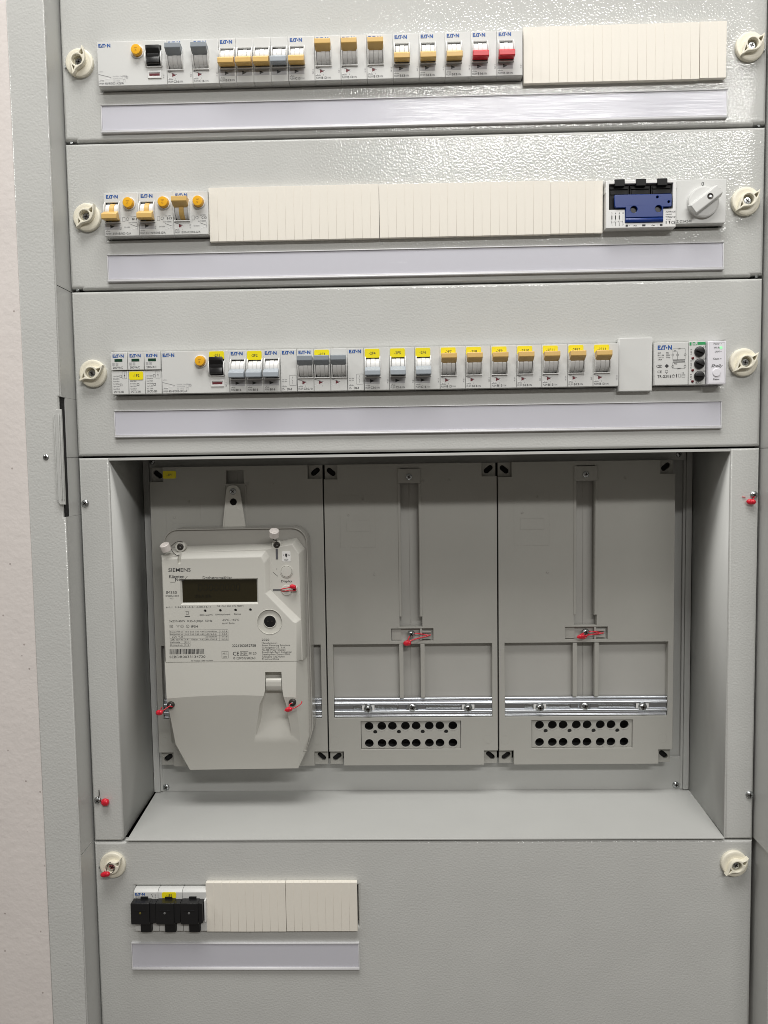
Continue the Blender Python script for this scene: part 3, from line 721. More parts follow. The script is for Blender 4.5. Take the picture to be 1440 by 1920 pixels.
t.part('lettering', [(Ink(-.16).text('BZ-3', 10.2, -42.6, 3.0, align='C').text('C1', 14.4, -5.8, 2.4).text('C3', 14.4, -18, 2.4).text('C2', 14.4, -30.2, 2.4)
    .vtext('1 A1 2', 3.4, -13.4, 2.3).vtext('15 A2 12', 3.4, -27, 2.3).vtext('7 A3 8', 3.4, -38.6, 2.3).bm, 'ink')])

t = device('relay_module', 'white smart relay module with a lit green light at the row end', 'relay module', 653.9, Z3-.1, y=-14)
t.part('body', box(.4, 18.9, 0, 30, -H, 0, .6), 'shelly')
t.part('face_groove', [(Ink(-.1).frame(1.6, 17.4, -42, -1.6, .15).bm, 'ink_faint')])
t.part('reset_button', lathe([(4.0, .2), (4.0, -.6), (3.7, -.9), (0, -1.0)], 9.3, -31.6, 28), 'shelly')
t.part('lettering', [(Ink(-.15).text('Power', 12, -3.6, 2.6, True, 'R', width=6).text('Wi-Fi', 12, -7.6, 2.6, True, 'R', width=5.4).text('LAN', 12, -11.4, 2.6, True, 'R', width=4.6).text('Count', 12, -18.6, 2.7, True, 'R', width=6.2)
    .dot(13.6, -2.8, .35).dot(13.6, -10.6, .45).dot(13.6, -17.8, .5).text('Shelly', 3.4, -26.2, 4.2, True, width=11.4, shear=.35).text('Reset', 9.3, -39.2, 2.7, True, 'C', width=6.2).bm, 'ink')])
t.part('status_light', lathe([(1.5, .1), (1.5, -.2), (0, -.25)], 13.6, -6.8, 18), 'green_led')

# ---- fuse holder in the bottom panel
t = Thing('fuse_holder', 'three-pole white fuse holder with black handles and the -1F1 sticker', 'fuse holder', (84, -10, -795))
fx = [44.6, 71.2, 97.8, 124.0]
for i in range(3):
    a_, b_ = fx[i]+.2, fx[i+1]-.2; m_ = (a_+b_)/2
    pb = t.part('pole_body', join(prism_x([(4, -794.6), (-3.6, -794.8), (-6.8, -796.6), (-7.1, -797.4), (-7.1, -815), (4, -815)], a_, b_, .3), 
        box(a_, m_-6.2, -7, 4, -841, -826, .4), box(m_+6.2, b_, -7, 4, -841, -826, .4), box(a_+.3, b_-.3, 2, 40, -841, -795), 
        box(a_, a_+2.2, -7.6, 2, -829, -822, .3), box(b_-2.2, b_, -7.6, 2, -829, -822, .3)), 'device')
    hd = t.part('handle', join(box(a_-.6 if i == 0 else a_+.1, b_-6.4, -17.5, -5, -827.4, -803.8, .9), box(b_-7, b_+.1 if i < 2 else b_-1.8, -16, -5, -826.6, -804.4, .6), box(m_-5.4, m_+2.6, -8.6, -6, -804.4, -801.6, .2), box(m_-9, m_+3, -18, -17, -812, -811.2, .1)), 'black')
    t.part('stem', join(box(m_-6, m_+6, -10, 4, -840.6, -816, .6), box(m_-8, m_+8, -9, 4, -831.4, -816, .5)), 'black', parent=hd)
    t.part('indicator_light', lathe([(1.3, -17.3), (1.2, -17.9), (.6, -18.2), (0, -18.3)], m_-3.2, -814.4, 14), 'led_amber' if i == 0 else 'led_clear', parent=hd)
t.part('side_clip', box(122.6, 124.4, -12, -5, -828, -804, .5), 'device_white')
t.part('maker_mark', [(Ink(-7.25).logo(46.2, -800.6, 10.6, 2.9).bm, 'logo_blue')])
t.part('lettering', [(Ink(-7.26).text('Z-SLS/NEOZ/3', 46.4, -802.8, 1.9, True, width=14).text('63A', 46.4, -804.6, 1.7, True).vtext('63A 400V', 68.6, -803.6, 1.2).line(64, -799, 65.8, -802.4, .4).line(65.8, -797.8, 65.8, -799.2, .3).bm, 'ink')])
s_ = t.part('sticker', plate(rrect(75.6, 91.2, -803.4, -796.9, 1.6), [], -7.5, -7.0), 'sticker')
t.part('lettering', [(Ink(-7.6).text('-1F1', 83.4, -801.5, 3.8, True, 'C').bm, 'ink')], parent=s_)

# ------------------------------------------------------------------ three meter mounting plates at the back of the niche
YP = 97.
def meter_plate(x0, x1, label, first=False):
    t = Thing('meter_plate', label, 'mounting plate', ((x0+x1)/2, YP, -517), 'meter mounting plates')
    w = x1-x0; c = x0+w*.495
    out = [(x0+16, -335.4), (x1-17.5, -335.4), (x1-17.5, -351.6), (x1, -351.6), (x1, -681.4), (x1-16.5, -681.4), (x1-16.5, -699), (x0+17.5, -699), (x0+17.5, -681.6), (x0, -681.6), (x0, -352.6), (x0+16, -352.6)]
    slot = [(c-10.5, -340.5), (c+10.5, -340.5), (c+10.5, -518), (c+13.6, -518), (c+13.6, -530), (c-13.4, -530), (c-13.4, -518), (c-10.5, -518)]
    pocket = rect(c-23.5, c+26.6, -546.8, -531.8)
    win = rect(x0+7, x1-6.4, -640.4, -550.4)
    term = rect(x0+38.8, x0+159.2, -679.2, -644.6)
    t.part('face', plate(out, [slot, pocket, win, term], YP, YP+9, .5, 1), 'grey_plastic')
    # frame lines beside the slot, and raised guide ribs
    t.part('guide_rib', join(box(c-13.6, c-11.2, YP-.9, YP+1, -517, -358.6, .3), box(c+11.2, c+13.6, YP-.9, YP+1, -517, -358.6, .3)), 'grey_plastic')
    for a in (c-14.4, c+11.0): t.part('guide_rib', box(a, a+5, YP-.6, YP+9, -616, -550.9, .4), 'grey_plastic')
    t.part('backing', join(box(x0+1.2, c-12, YP+8.4, YP+11, -641, -549, .2), box(c+14, x1-1.2, YP+8.4, YP+11, -641, -549, .2), box(c-15, c+15.4, YP+11, YP+13, -641, -338), box(c-.6, c+.6, YP+10.4, YP+12, -640, -339, .2), box(c-25, c+28, YP+5, YP+7, -548, -531, .2)), 'grey_plastic_back')
    # ruler marks on the window stiles
    a = Ink(YP-.08)
    for k in range(22):
        z = -556-3.2*k; a.line(x0+1.2, z, x0+(4.8 if k % 5 == 0 else 3.2), z, .3); a.line(x1-1.2, z, x1-(4.8 if k % 5 == 0 else 3.2), z, .3)
    t.part('scale_mark', [(a.bm, 'ink_faint')])
    a = Ink(YP-.08)
    a.frame(x0+18.5, x0+60, -434, -384, .25).line(x0+18.6, -372, x0+60, -372, .25).frame(x0+26, x0+54, -415, -402, .22)
    t.part('moulded_outline', [(a.bm, 'ink_soft')]) if False else a.bm.free()
    t.part('moulded_outline', join(*[box(p, q, YP-.22, YP+.3, r0, r1) for p, q, r0, r1 in ((x0+18.5, x0+60, -434.2, -433.9), (x0+18.5, x0+60, -372.2, -371.9), (x0+18.5, x0+18.8, -434, -372), (x0+59.7, x0+60, -434, -372), (x0+26, x0+54, -415, -414.8), (x0+26, x0+54, -402.2, -402), (x0+26, x0+26.2, -415, -402), (x0+53.8, x0+54, -415, -402))]), 'grey_plastic')
    for px, pz in ((x0+46, -376.5), (x0+28.5, -395), (x0+117, -356), (x0+148, -356), (x0+58, -466)):
        t.part('dimple', lathe([(1.6, YP+.2), (1.5, YP-.5), (.9, YP-.6), (.6, YP-.1), (0, YP)], px, pz, 10), 'grey_plastic')
    for px, pz in ((x0+7, -668), (x1-12, -667)):
        t.part('dimple', plate(circ(px, pz, 5.4, 24), [circ(px, pz, 5.1, 24)], YP-.15, YP+.2), 'grey_plastic')
    # corner lugs with slanted slots
    for px, pz, ang in ((x0+8.2, -344, -40), (x1-9, -343.5, 40), (x0+9, -690.6, 38), (x1-8.4, -690, -42)):
        hx = (x0+.6, x0+15.8) if px < c else (x1-17.2, x1-.6)
        hz = (-352.4, -335.8) if pz > -500 else (-699.6, -682)
        lg = t.part('corner_lug', plate(rect(hx[0], hx[1], hz[0], hz[1]), [oval(px, pz, 6, 3.1, ang)], YP+7, YP+11, .3, 1), 'grey_plastic')
        t.part('lug_hole_shade', box(px-7, px+7, YP+11.2, YP+12.4, pz-6.5, pz+6.5), 'interior_shade', parent=lg)  # black sheet painting the shade behind the slanted slot
    if not first:
        k = t.part('slider', box(c-13.5, c+13.3, YP-1.6, YP+5, -358.4, -341.3, .5), 'grey_plastic')
        t.part('screw', screw_pieces(c-.2, YP-1.6, -351, 3.9, random.uniform(0, 90)), parent=k)
        t.part('wire_guide', join(box(c+10.8, c+13.2, YP+.5, YP+6, -546.5, -532, .2), box(c+13, c+24, YP+1.5, YP+6, -537.2, -535.4, .2), box(c+13, c+24, YP+1.5, YP+6, -545, -541.2, .2)), 'grey_plastic')
        t.part('stop_block', box(c-23, c-12, YP+3, YP+5.5, -546, -532.4, .2), 'grey_plastic')
        t.part('screw', screw_pieces(c+.3, YP-.5, -538.2, 4.6, random.uniform(0, 90), 3.4))
    else:
        k = t.part('slider', box(c-12.5, c+12.3, YP-.4, YP+5, -404, -356, .5), 'grey_plastic')
    # zinc rail across the window
    ra, rb, zt = x0+7.6, x1-6.9, -616.6
    yb = YP+4
    prof_t = [(yb+2, zt-.2), (yb-1, zt), (yb-2, zt-.6), (yb-2.1, zt-1.4), (yb-1.1, zt-2.2), (yb-.9, zt-4.0), (yb-2.2, zt-4.6), (yb-3.3, zt-5.6), (yb-3.7, zt-6.8), (yb-3.3, zt-8.0), (yb-1.8, zt-8.8), (yb-.2, zt-9.0), (yb+1, zt-9.0)]
    prof_t = [(p.y, p.z) for p in smooth_path([(0, y, z) for y, z in prof_t], 4)]
    r1 = prism_x(prof_t, ra, rb); prof_b = [(y, 2*zt-23.4-z) for y, z in prof_t][::-1]
    r2 = prism_x(prof_b, ra, rb)
    mid = plate(rect(ra, rb, zt-15.4, zt-8), [rrect(ra+22, c-16, zt-14, zt-9.6, 2), rrect(c+16, rb-22, zt-14, zt-9.6, 2)], yb-.6, yb+1)
    cen = lathe([(8, yb-.4), (6.4, yb-2.4), (0, yb-2.6)], c, zt-11.7, 24)
    rl = t.part('rail', join(r1, r2, mid, cen), 'chrome')
    t.part('slot_strip', join(box(ra+20, c-14, yb+1.4, yb+2, zt-14.6, zt-9), box(c+14, rb-20, yb+1.4, yb+2, zt-14.6, zt-9), box(ra+20, c-14, yb+.6, yb+1.6, zt-12.1, zt-11.2), box(c+14, rb-20, yb+.6, yb+1.6, zt-12.1, zt-11.2)), 'steel', parent=rl)
    for px in (x0+w*.236, c+.6, x0+w*.826):
        if abs(px-c) > 5:
            t.part('square_nut', box(px-7.4, px+7.6, yb-3.0, yb-.8, zt-14.6, zt-8.4, .3), 'device_white', parent=rl)
            t.part('screw', screw_pieces(px, yb-3, zt-12.3, 5.3, random.uniform(0, 90), 4.6), parent=rl)
        else: t.part('screw', screw_pieces(px, yb-2.6, zt-11.7, 5.0, random.uniform(0, 90), 2.4), parent=rl)
    # cable grommet block with round holes
    hx = [x0+dx for dx in (48.6, 64, 76.8, 92.6, 105.4, 121.2, 134, 149.6)]
    holes = [circ(x, -651.2, 5.5) for x in hx]+[circ(x, -672.4, 5.5) for x in hx]+[circ(x0+dx, -658.6, 2.5, 14) for dx in (56, 84.6, 113.3, 141.6)]
    tb = t.part('grommet_block', plate(rect(x0+39.2, x0+158.8, -678.8, -645), holes, YP+2.2, YP+5.5, .3, 1), 'grey_plastic')
    t.part('shade_box', join(box(x0+38, x0+160, YP+26, YP+27, -680, -644), box(x0+38, x0+160, YP+9, YP+26, -680.5, -679.5), box(x0+38, x0+160, YP+9, YP+26, -644.4, -643.6), box(x0+37, x0+38.2, YP+9, YP+26, -680, -644), box(x0+159.8, x0+161, YP+9, YP+26, -680, -644)), 'cavity_shade', parent=tb)  # added dark box, its colour standing for shade behind the holes
    for rx, rzs in ((hx, (-651.2, -672.4)),):
        t.part('hole_rim', join(*[plate(circ(x, z, 6.0, 24), [circ(x, z, 5.35, 24)], YP+1.9, YP+2.6) for x in rx for z in rzs]), 'grey_plastic_back', parent=tb)
    return t
p1 = meter_plate(43.6, 249.3, 'mounting plate behind the electricity meter, with the -1P1 sticker', True)
st = p1.part('sticker', plate(rrect(60, 75.6, -349, -340, 1.6), [], YP-.5, YP), 'sticker')
p1.part('lettering', [(Ink(YP-.56).text('-1P1', 67.8, -346, 4, True, 'C').bm, 'ink')], parent=st)
meter_plate(250.8, 454.2, 'empty mounting plate in the middle of the niche')
meter_plate(455.8, 662.4, 'empty mounting plate at the right of the niche, beside bare steel')

# ------------------------------------------------------------------ electricity meter
t = Thing('electricity_meter', 'off-white electricity meter with dark display hanging on the first plate', 'electricity meter', (150, 62, -550))
def arc(cx_, cz_, r, a0, a1, n=7): return [(cx_+r*math.cos(math.radians(a0+(a1-a0)*k/n)), cz_+r*math.sin(math.radians(a0+(a1-a0)*k/n))) for k in range(n+1)]
ob = arc(216, -424, 18, 0, 90)+arc(85, -423, 16.6, 90, 180)+[(69.5, -560), (76, -640), (100, -664), (228, -668), (236, -642)]
ib = arc(216, -424, 16.8, 0, 90)+arc(85, -423, 15.4, 90, 180)+[(70.7, -560), (77.2, -639.6), (101, -663), (227.6, -667), (234.8, -641.6)]
t.part('base_housing', join(plate(ob, [ib], 62.6, 94, .4, 1), plate(ib, [], 65, 92)), 'meter_base')
t.part('hanger', plate([(136.2, -364), (137.6, -360.6), (140.4, -358.4), (144.4, -357.6), (148.2, -358.4), (151, -360.6), (152.6, -364), (158.8, -412), (130, -412)], [circ(144.3, -377.4, 4.2, 18)], 90, 93.4, .5), 'meter_white')
t.part('hanger', plate(arc(144.4, -394, 11, 30, 150, 8)+[(132.4, -411), (156.6, -411)], [], 89.5, 91, .3), 'meter_white')
t.part('hanger_hole_shade', box(138.5, 150, 93.6, 94.2, -383, -372), 'interior_shade')  # black sheet painting the shade seen through the hanger's hole
t.part('screw', screw_pieces(144.3, 90.2, -365, 4.0, 35))
def loft(front, yf, back, yb_, r=.5, cap=True):
    bm = bmesh.new(); a = [bm.verts.new((x, yf, z)) for x, z in front]; b = [bm.verts.new((x, yb_, z)) for x, z in back]
    n = len(a); bm.faces.new(a); bm.faces.new(b)
    for i in range(n): bm.faces.new((a[i], b[i], b[(i+1) % n], a[(i+1) % n]))
    bmesh.ops.recalc_face_normals(bm, faces=bm.faces[:])
    if r: bmesh.ops.bevel(bm, geom=bm.edges[:], offset=r, segments=2, affect='EDGES', profile=.5)
    return bm
ZS = -556.
l1 = loft([(71.5, -441), (77, -433.5), (98, -431), (190, -428.5), (219, -423.5), (226, -434.5), (228, ZS), (71.5, ZS)], 47, [(66, -441), (73, -429), (96, -425.5), (190, -424), (222, -417.5), (231, -430), (231.5, ZS), (66, ZS)], 63, .6)
l2 = loft([(73, -438), (96, -438), (184.5, -437), (188, -444), (188, -478), (218.4, -510.5), (222, -512), (222, ZS+.3), (73, ZS+.3)], 42, [(70.5, -434), (94, -431.5), (189, -430), (193.4, -437), (193.4, -474.8), (222, -504), (227, -509), (227, ZS+.3), (70.5, ZS+.3)], 47.2, .5)
dcut = box(94, 178.4, 38, 45, -488, -462.4)
def boolean(a, *cutters):
    def tmp(bm):
        me = bpy.data.meshes.new('tmp'); bm.to_mesh(me); bm.free(); o = bpy.data.objects.new('tmp', me); col.objects.link(o); return o
    o = tmp(a); cs = []
    for c in cutters:
        q = tmp(c); cs.append(q); m_ = o.modifiers.new('b', 'BOOLEAN'); m_.operation = 'DIFFERENCE'; m_.object = q; m_.solver = 'EXACT'
    dg = bpy.context.evaluated_depsgraph_get(); me = bpy.data.meshes.new_from_object(o.evaluated_get(dg))
    bm = bmesh.new(); bm.from_mesh(me)
    for q in cs+[o]: bpy.data.objects.remove(q)
    bpy.data.meshes.remove(me)
    return bm
dcut2 = loft(rect(91.8, 180.6, -490.6, -460.6), 41.5, rect(94.4, 178, -487.6, -462.6), 45.2, 0)
optc = lathe([(0, 40), (14.6, 40), (14.2, 44), (0, 44)], 192.2, -510.4, 40)
lx = lathe([(0, 38), (1.7, 38), (1.7, 44.5), (0, 44.5)], 119.6, -497.2, 14)
leds = [lathe([(0, 38), (1.9, 38), (1.5, 44.5), (0, 44.5)], x, -497.2+(x-119)*.015, 14) for x in (119.6, 136.8, 154, 170.8)]
lx.free(); dcut.free()
scut = [loft(rect(90.1, 94.3, -445, -424), 38, rect(90.7, 93.7, -440, -424), 56, 0)]
l2 = boolean(l2, dcut2, optc, *leds, *scut)
fc = t.part('face_cover', join(l1, l2), 'meter_white')
t.part('led_hole', join(*[box(x-2, x+2, 44.3, 44.9, -499.2, -495.2) for x in (119.6, 136.8, 154, 170.8)]), 'black', parent=fc)
dp = t.part('display', box(94, 178.4, 44.6, 46, -488, -462.2), 'lcd')
a = Ink(44.5)
def seg7(a, x, z, w, h, on='abcdef'):
    d = {'a': (x+.8, z+h, x+w-.8, z+h), 'b': (x+w, z+h-.6, x+w-.3, z+h/2+.4), 'c': (x+w-.3, z+h/2-.4, x+w-.6, z+.6), 'd': (x+.6, z, x+w-1.2, z), 'e': (x-.3, z+.6, x-.1, z+h/2-.4), 'f': (x, z+h/2+.4, x+.3, z+h-.6), 'g': (x+.5, z+h/2, x+w-.8, z+h/2)}
    for k in on: a.line(*d[k], 1.0)
for i in range(8): seg7(a, 112.5+6.1*i, -474.6, 4, 7.2)
for i in range(5): seg7(a, 109+3.8*i, -483, 2.2, 4.4, 'bcdefg'[i % 3:])
t.part('digits', [(a.bm, 'lcd_digit')], parent=dp)
# display button, service button, optical port
b1 = t.part('display_button', join(lathe([(6.0, 47.2), (6.0, 46.2), (5.6, 45.6), (0, 45.4)], 211.8, -454.4, 30), plate(circ(211.8, -454.4, 7.2, 30), [circ(211.8, -454.4, 6.4, 30)], 46.3, 47.4, .2)), 'meter_white')
b2 = t.part('service_button', join(lathe([(6.0, 47.2), (6.0, 46.4), (5.6, 45.9), (0, 45.8)], 211.6, -475.6, 30), box(206, 214, 44.8, 46.5, -475.4, -474.6), box(218.6, 223.8, 43, 47.5, -476, -471.5, .4)), 'meter_white')
t.part('button_slot', box(196, 206.5, 46.6, 47.05, -475.8, -474.2), 'ink_soft', parent=b2)
t.part('button_slot', box(219.2, 222.6, 42.6, 43.2, -475.4, -472.6), 'ink_red', parent=b2)
op = t.part('optical_port', join(plate(circ(192.2, -510.4, 14.4, 40), [circ(192.2, -510.4, 13.8, 40)], 41.6, 43, .25), plate(circ(192.2, -510.4, 7.4, 28), [circ(192.2, -510.4, 6.7, 28)], 43.2, 44.2, .2)), 'meter_white')
t.part('port_window', lathe([(6.7, 44.2), (6.5, 43.5), (5.4, 43.3), (0, 43.6)], 192.2, -510.4, 28), 'black', parent=op)
t.part('port_lens', join(*[lathe([(1.1, 43.6), (.8, 43.1), (0, 42.9)], 192.2+d, -510.4, 10) for d in (-2.4, 2.4)]), 'steel_dark', parent=op)
# screws in the face, with their sealing slots
for x, z in ((92.2, -425.2), (201.4, -424.6)):
    s1 = t.part('sealing_screw', lathe([(0, 46.4), (2.6, 46.4), (3.4, 47), (3.6, 48), (3.6, 52), (0, 52)], x, z, 22), 'steel_dark')
    t.part('collar', plate(circ(x, z, 5.6, 26), [circ(x, z, 3.8, 26)], 47.4, 55, .4), 'meter_white', parent=s1)
    t.part('spark', lathe([(1.0, 46.4), (.7, 46.0), (0, 45.9)], x+.3, z-.2, 10), 'steel', parent=s1)
t.part('sealing_slot', box(200.2, 202.6, 46.7, 47.1, -440.4, -428.6), 'ink_soft')
lab = t.part('calibration_sticker', plate(rrect(207.2, 216.8, -443, -431.4, 1), [], 46.7, 47.1), 'sticker_white')
t.part('lettering', [(Ink(46.6).text('S', 208.2, -436.6, 2.4).text('Fk', 214, -436.6, 2.2, width=2.4).rect(210.8, 213.2, -437, -434).poly([(211, -437), (213, -437), (212, -438.4)]).text('D20', 212, -441.8, 2.6, True, 'C').bm, 'ink')], parent=lab)
# terminal cover: upper band, crease, lower slope falling back
bm = bmesh.new(); N = 8; rows = []
for k in range(N+1):
    u = k/N; bow = 3.2*math.sin(math.pi*min(1, u*1.02))
    rows.append([bm.verts.new(p) for p in (
        (72+149.4*u, 42, ZS), (73+146.8*u, 41, -597+bow), (77+145*u, 55.5, -655), (90+127.4*u, 65, -690+1.2*u))])
for k in range(N):
    for j in range(3): bm.faces.new((rows[k][j], rows[k][j+1], rows[k+1][j+1], rows[k+1][j]))
L = [bm.verts.new(p) for p in ((66, 62, ZS), (67, 62, -600), (70, 63, -655), (76, 66, -668))]
Rr = [bm.verts.new(p) for p in ((231, 62, ZS), (231.6, 62, -600), (231, 63, -650), (226, 66, -670))]
for v_, q in ((L, rows[0]), (Rr, rows[-1])):
    for j in range(2): bm.faces.new((v_[j], v_[j+1], q[j+1], q[j]))
    bm.faces.new((v_[2], v_[3], q[3], q[2]))
Bk = [bm.verts.new(p) for p in ((66, 70, ZS), (231, 70, ZS), (231.6, 70, -600), (231, 70, -650), (226, 70, -672), (217.4, 70, -689), (90, 70, -690), (76, 70, -670), (70, 70, -655), (67, 70, -600))]
bm.faces.new(Bk)
bm.faces.new([L[0]]+[r[0] for r in rows]+[Rr[0], Bk[1], Bk[0]])
bm.faces.new([L[3], Bk[7], Bk[6], rows[0][3]]); bm.faces.new([Rr[3], Bk[4], Bk[5], rows[-1][3]])
bm.faces.new([r[3] for r in rows]+[Bk[5], Bk[6]])
for v_, bb in ((L, (0, 9, 8, 7)), (Rr, (1, 2, 3, 4))):
    for j in range(3): bm.faces.new((v_[j], v_[j+1], Bk[bb[j+1]], Bk[bb[j]]))
bmesh.ops.recalc_face_normals(bm, faces=bm.faces[:])
cut = bmesh.new()
pts = [(36, -567.6, 185.6, 204.2), (50, -567.6, 185.6, 204.2), (54, -600, 185.2, 205.2), (57, -628, 177, 209.6), (52.2, -651, 169.4, 213.4), (36, -651, 169.4, 213.4), (36, -600, 185.2, 205.2)]
A = [cut.verts.new((xl, y, z)) for y, z, xl, xr in pts]; B_ = [cut.verts.new((xr, y, z)) for y, z, xl, xr in pts]
cut.faces.new(A); cut.faces.new(B_)
for i in range(len(pts)): cut.faces.new((A[i], A[(i+1) % len(pts)], B_[(i+1) % len(pts)], B_[i]))
bmesh.ops.triangulate(cut, faces=cut.faces[:]); bmesh.ops.recalc_face_normals(cut, faces=cut.faces[:])
s_cut = box(73, 92, 36, 42.2, -605.8, -603.6); s_cut2 = box(205.5, 216, 36, 42.2, -602.8, -600.8)
bm = boolean(bm, cut, s_cut, s_cut2)
tcv = t.part('terminal_cover', bm, 'meter_white')
t.part('latch', prism_x([(48, -575.6), (43.5, -575.6), (42, -576.8), (41.6, -579), (41.8, -584), (43.5, -588.6), (46, -590.6), (52, -590.6)], 186, 203.8, .4), 'meter_white', parent=tcv)
for x, z in ((77.3, -604.6), (216, -602.6)):
    t.part('screw', [(lathe([(0, 38.6), (2.6, 38.6), (4.0, 39.4), (4.2, 40.4), (4.2, 46), (0, 46)], x, z, 22), 'steel_dark'), (lathe([(1.5, 38.8), (1.0, 38.2), (0, 38.1)], x, z, 10), 'steel')], parent=tcv)
# printing on the face
a = Ink(41.9)
a.text('SIEMENS', 79.4, -452.4, 5.8, True, width=25.4).text('Kärnten', 80, -459.6, 5.3, True, width=17.2).text('Netz', 86.8, -463.4+.6, 5.2, True, width=9.8)
a.line(81.4, -464.2, 87, -464.2, .4).line(97.4, -461.6, 101, -457.4, .4).line(87.2, -464, 87.2, -458.4, .4)
a.text('Drehstromzähler', 117.8, -461.0, 4.4, True, width=33.6)
a.text('IM350', 76, -477.4, 4.6, width=12.4).text('SMS23AA10013', 75.4, -480.6, 2.5, width=15).text('V1.3', 80, -483.4, 2.3)
a.text('2020', 187, -532, 3.6, True, width=8.6, align='C').text('2221202052758', 149, -538.6, 4.1, True, width=27).text('CE', 149.4, -548.4, 6.2, True, width=7.4).text('M20', 159, -547.4, 3.6).frame(158, 167, -548.6, -543.8, .3).text('0120', 168, -547.4, 4.0, width=8.4).text('0120/SGS0263', 150, -552.8, 3.9, width=25)
a.text('SEBDR0033134720', 77.4, -550.8, 4.1, width=41)
x = 77.2
rnd = random.Random(3)
while x < 117.6:
    w = rnd.choice((.35, .35, .7, 1.0)); a.rect(x, x+w, -546.4, -540.4); x += w+rnd.choice((.4, .4, .75))
a.text('Display', 211.8, -465.6, 3.4, True, 'C', width=12) if False else None
a2 = Ink(46.85); a2.text('Display', 211.6, -466.4, 3.6, True, 'C', width=12.6).line(196.6, -455, 202, -459.6, .4).text('0', 200.4, -452, 2).text('1', 200.4, -462, 2)
soft = Ink(41.88)
soft.text('3x230/400V  0,25-5(60)A  50Hz', 78.4, -509.6, 3.3, width=49).text('-25°C...+55°C', 138.4, -508.8, 3.2, width=19.5).text('tm=15min', 138.4, -512.4, 3.0, width=14)
soft.text('IP54', 103, -516, 3.6, width=8).frame(79, 82.6, -516.2, -512.8, .35).frame(80, 81.6, -515.2, -513.8, .35).ring(93, -514.6, 1.8, .3).text('6', 92.3, -515.6, 2.4).ring(99.4, -514.6, 1.8, .3).text('2', 98.7, -515.6, 2.4).line(86.8, -513, 88.4, -514.6, .4).line(88.4, -514.6, 90, -513, .4).line(88.4, -514.6, 88.4, -516.4, .4)
soft.text('6.0.1  2.34,5,21,5,3,1,0,00,13,11', 75.4, -493.4, 2.3, width=51).text('DS  OU  KU  MV FDFM', 133, -492.8, 2.4, width=30)
soft.text('1000Imp/kWh', 112, -502.6, 2.3, width=16.4).text('1000Imp/kvarh', 130.4, -502.2, 2.3, width=17.6).text('Status', 152, -501.8, 2.4, width=8)
soft.rect(96.4, 102.4, -503.6, -502.9).frame(98, 101, -501, -498, .3).line(97.4, -497.4, 101.8, -497.2, .3)
rows_ = (('Energie kWh tot', '1.8.0  2.8.0  3.8.0  4.8.0', 'LDN/OBISset', '1.0.2.8'), ('Energie kWh akt', '1.4.0  2.4.0  5.8.0  6.8.0', 'LDN-Nr', '1.0.2.0'), ('  kW T-R', '', 'APL-CHECKSUM-B', '1.0.3.8'), ('Zeit', '0.9.1   Datum    0.9.2', 'APL-FW/LR', '1.0.2.0'))
for i, rw in enumerate(rows_):
    z = -521.4-3.0*i
    soft.text(rw[0], 79, z, 2.2, width=15)
    if rw[1]: soft.text(rw[1], 96, z, 2.2, width=22)
    soft.text(rw[2], 119.4, z, 2.2, width=13).text(rw[3], 136, z, 2.2, width=8)
    soft.line(78.8, z-.8, 145, z-.8, .15)
soft.text('Lieferstelle', 79, -533.4, 2.2, width=11).text('F.F.1', 96, -533.4, 2.2).text('FF-Unterdruck', 79, -536.6, 2.2, width=14).text('F.1.2', 96, -536.6, 2.2)
soft.line(78.8, -518.6, 145, -518.6, .15).line(78.8, -518.6, 78.8, -537.4, .15).line(95, -518.6, 95, -537.4, .15).line(118.8, -518.6, 118.8, -531.4, .15).line(135, -518.6, 135, -531.4, .15).line(145, -518.6, 145, -531.4, .15).line(101.6, -530, 101.6, -537.4, .15).line(78.8, -537.4, 101.6, -537.4, .15).line(78.8, -534.2, 101.6, -534.2, .15)
soft.frame(137, 144.6, -551.4, -543.6, .2).line(137, -547.5, 144.6, -547.5, .15).text('AE 17', 138, -546.6, 2.2).text('0,046', 138, -550.6, 2.2)
soft.text('ID-4,eigtlgs x SES Imp/kWh', 102, -554.6, 2.0, width=25)
for i, s_ in enumerate(('Manufacturer:', 'Smart Metering Solutions', '(Changsha) Co., Ltd.', 'No.468 West Tongzipo', 'Road,High-Tech Industrial', 'Development Zone,410205,', 'Changsha City,Hunan', 'Province,China')):
    soft.text(s_, 182.6, -535.4-2.6*i, 2.7, width=len(s_)*1.3+.8)
t.part('lettering', [(a.bm, 'ink'), (soft.bm, 'ink')])
t.part('lettering', [(a2.bm, 'ink')])

# ------------------------------------------------------------------ lead and plastic seals on wires
def seal(label, bead, rx, rz, ang, wires, m='seal_red', wm='seal_red', r=.55, kind='wire seal', ry=None):
    t = Thing('wire_seal', label, kind, bead, 'seals on wire loops')
    if m == 'seal_red':
        t.part('bead', join(ellipsoid(bead, rx, ry or rz*.75, rz, ang), ellipsoid((bead[0]+rx*.5*math.cos(math.radians(ang)), bead[1]-.4, bead[2]-rx*.5*math.sin(math.radians(ang))), rx*.6, rz*.8, rz*.9, ang)), m)
    for w in wires: t.part('wire', tube(smooth_path(w, 5), r, 7), wm)
    return t
seal('red seal on the meter display button', (219.4, 40, -470.4), 3.6, 2.6, 10, [[(219, 40, -470.6), (212, 42, -472.4), (206, 45, -474), (206.5, 46, -476.4), (213, 44, -475.6), (220, 42.4, -475.6), (223, 41, -474), (222, 40, -470.6)]])
seal('red seal on the left screw of the meter terminal cover', (66.5, 33, -610.6), 4.0, 3.2, -12, [[(69, 33.6, -609.6), (74, 36, -606.6), (77.4, 38, -604.8), (80, 38.5, -606.2)], [(68, 34, -608), (69.6, 33, -604.6)]])
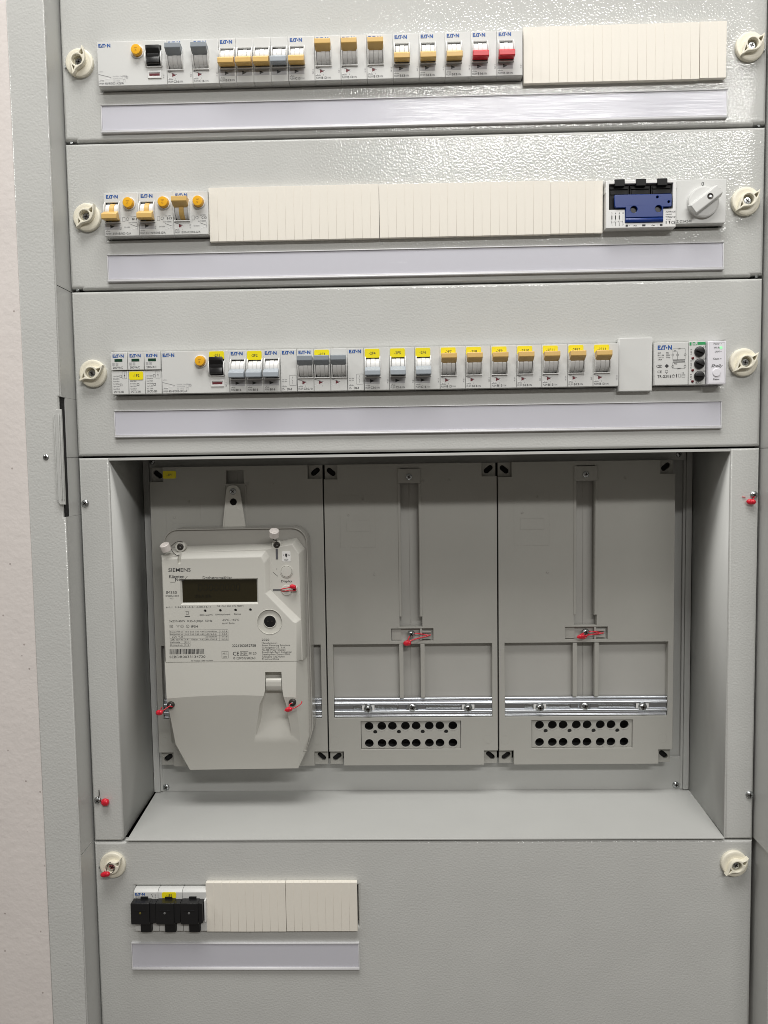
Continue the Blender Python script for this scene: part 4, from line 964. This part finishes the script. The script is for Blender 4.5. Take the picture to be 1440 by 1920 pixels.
seal('red seal on the right screw of the meter terminal cover', (212.4, 34, -608.4), 4.2, 2.8, -14, [[(213, 34, -606), (213.4, 36, -603.4), (216, 37.6, -602.4)], [(214, 33.6, -608), (221, 33, -605.6), (226.5, 34, -602), (227.4, 36, -599.8)], [(208, 34, -610), (210, 34, -609)]])
seal('red seal hanging on the middle mounting plate', (346.6, 92, -548.2), 4.6, 3.5, -8, [[(347, 92, -545.6), (349.6, 94, -541), (352, 95.4, -539), (358, 96, -537.6), (365, 97, -538.8), (373, 97.5, -540.4)], [(349, 92, -546), (358, 94, -543.4), (368, 96.4, -541.6), (375, 98, -539.8)]], r=.75)
seal('red seal hanging on the right mounting plate', (551.6, 92, -542.2), 4.8, 2.6, -10, [[(551, 92, -540.2), (556, 94, -538.4), (560, 95, -537.2), (568, 96, -537.4), (576, 97.4, -539)], [(553, 92, -543), (558, 93, -541.4), (566, 95.6, -540.6), (574, 97.4, -540.4), (580, 98, -539.4)], [(549, 92, -544), (556, 93, -544.4), (561, 95, -541)]], r=.8)
seal('red seal on the screw at the right edge of the niche', (704.8, -3.4, -379.6), 4.6, 3.0, 6, [[(700.4, -1, -375), (697, -1, -374.6)], [(707, -3, -377.4), (709, -3.2, -374)]], r=.4)
seal('round red seal on the screw left of the niche floor', (15.6, -3.6, -697.4), 4.4, 4.2, 0, [[(8, -3, -694), (9.6, -3.4, -689), (9, -2.2, -684)]], wm='wire', r=.5)
seal('red seal on the bottom left locking knob', (16.2, -12.6, -773.6), 5.2, 3.1, -12, [[(17, -12, -771), (19, -12.4, -765), (20, -12, -761.6), (22.6, -11.4, -760.6)], [(20.6, -11.5, -774), (24.4, -11, -772), (25, -10, -769)]], wm='wire', r=.35)
def lead_seal(label, c, ang, tilt, wires):
    t = Thing('wire_seal', label, 'wire seal', c, 'seals on wire loops')
    b = lathe([(0, -4.2), (4.6, -4.2), (5.4, -3.6), (5.4, 3.6), (4.6, 4.2), (0, 4.2)], 0, 0, 22)
    g = plate(circ(0, 0, 4, 20), [circ(0, 0, 2.6, 20)], -4.6, -4)
    R1 = Matrix.Rotation(math.radians(ang), 3, 'Y') @ Matrix.Rotation(math.radians(tilt), 3, 'X')
    for q in (b, g):
        for v in q.verts: v.co = R1 @ v.co + Vector(c)
    p = t.part('bead', b, 'seal_white'); t.part('stamp', g, 'seal_white', parent=p)
    for w in wires: t.part('wire', tube(smooth_path(w, 5), .42, 7), 'wire')
lead_seal('white cylindrical seal beside the left top screw of the meter', (78, 40, -424.6), -14, -66, [[(84, 41, -423.6), (88, 42, -420), (92, 43.5, -418.4), (96, 46.5, -419.6)], [(83.6, 41, -426), (86, 42, -431), (89, 43.5, -434), (92, 44.6, -434.6)]])
lead_seal('white cylindrical seal above the right top screw of the meter', (200.2, 40, -410.4), 8, -58, [[(201.6, 41, -414.4), (202, 42, -419), (201.6, 44.6, -424)], [(197, 41, -415), (199.4, 42, -418), (203, 43.5, -419.4)]])
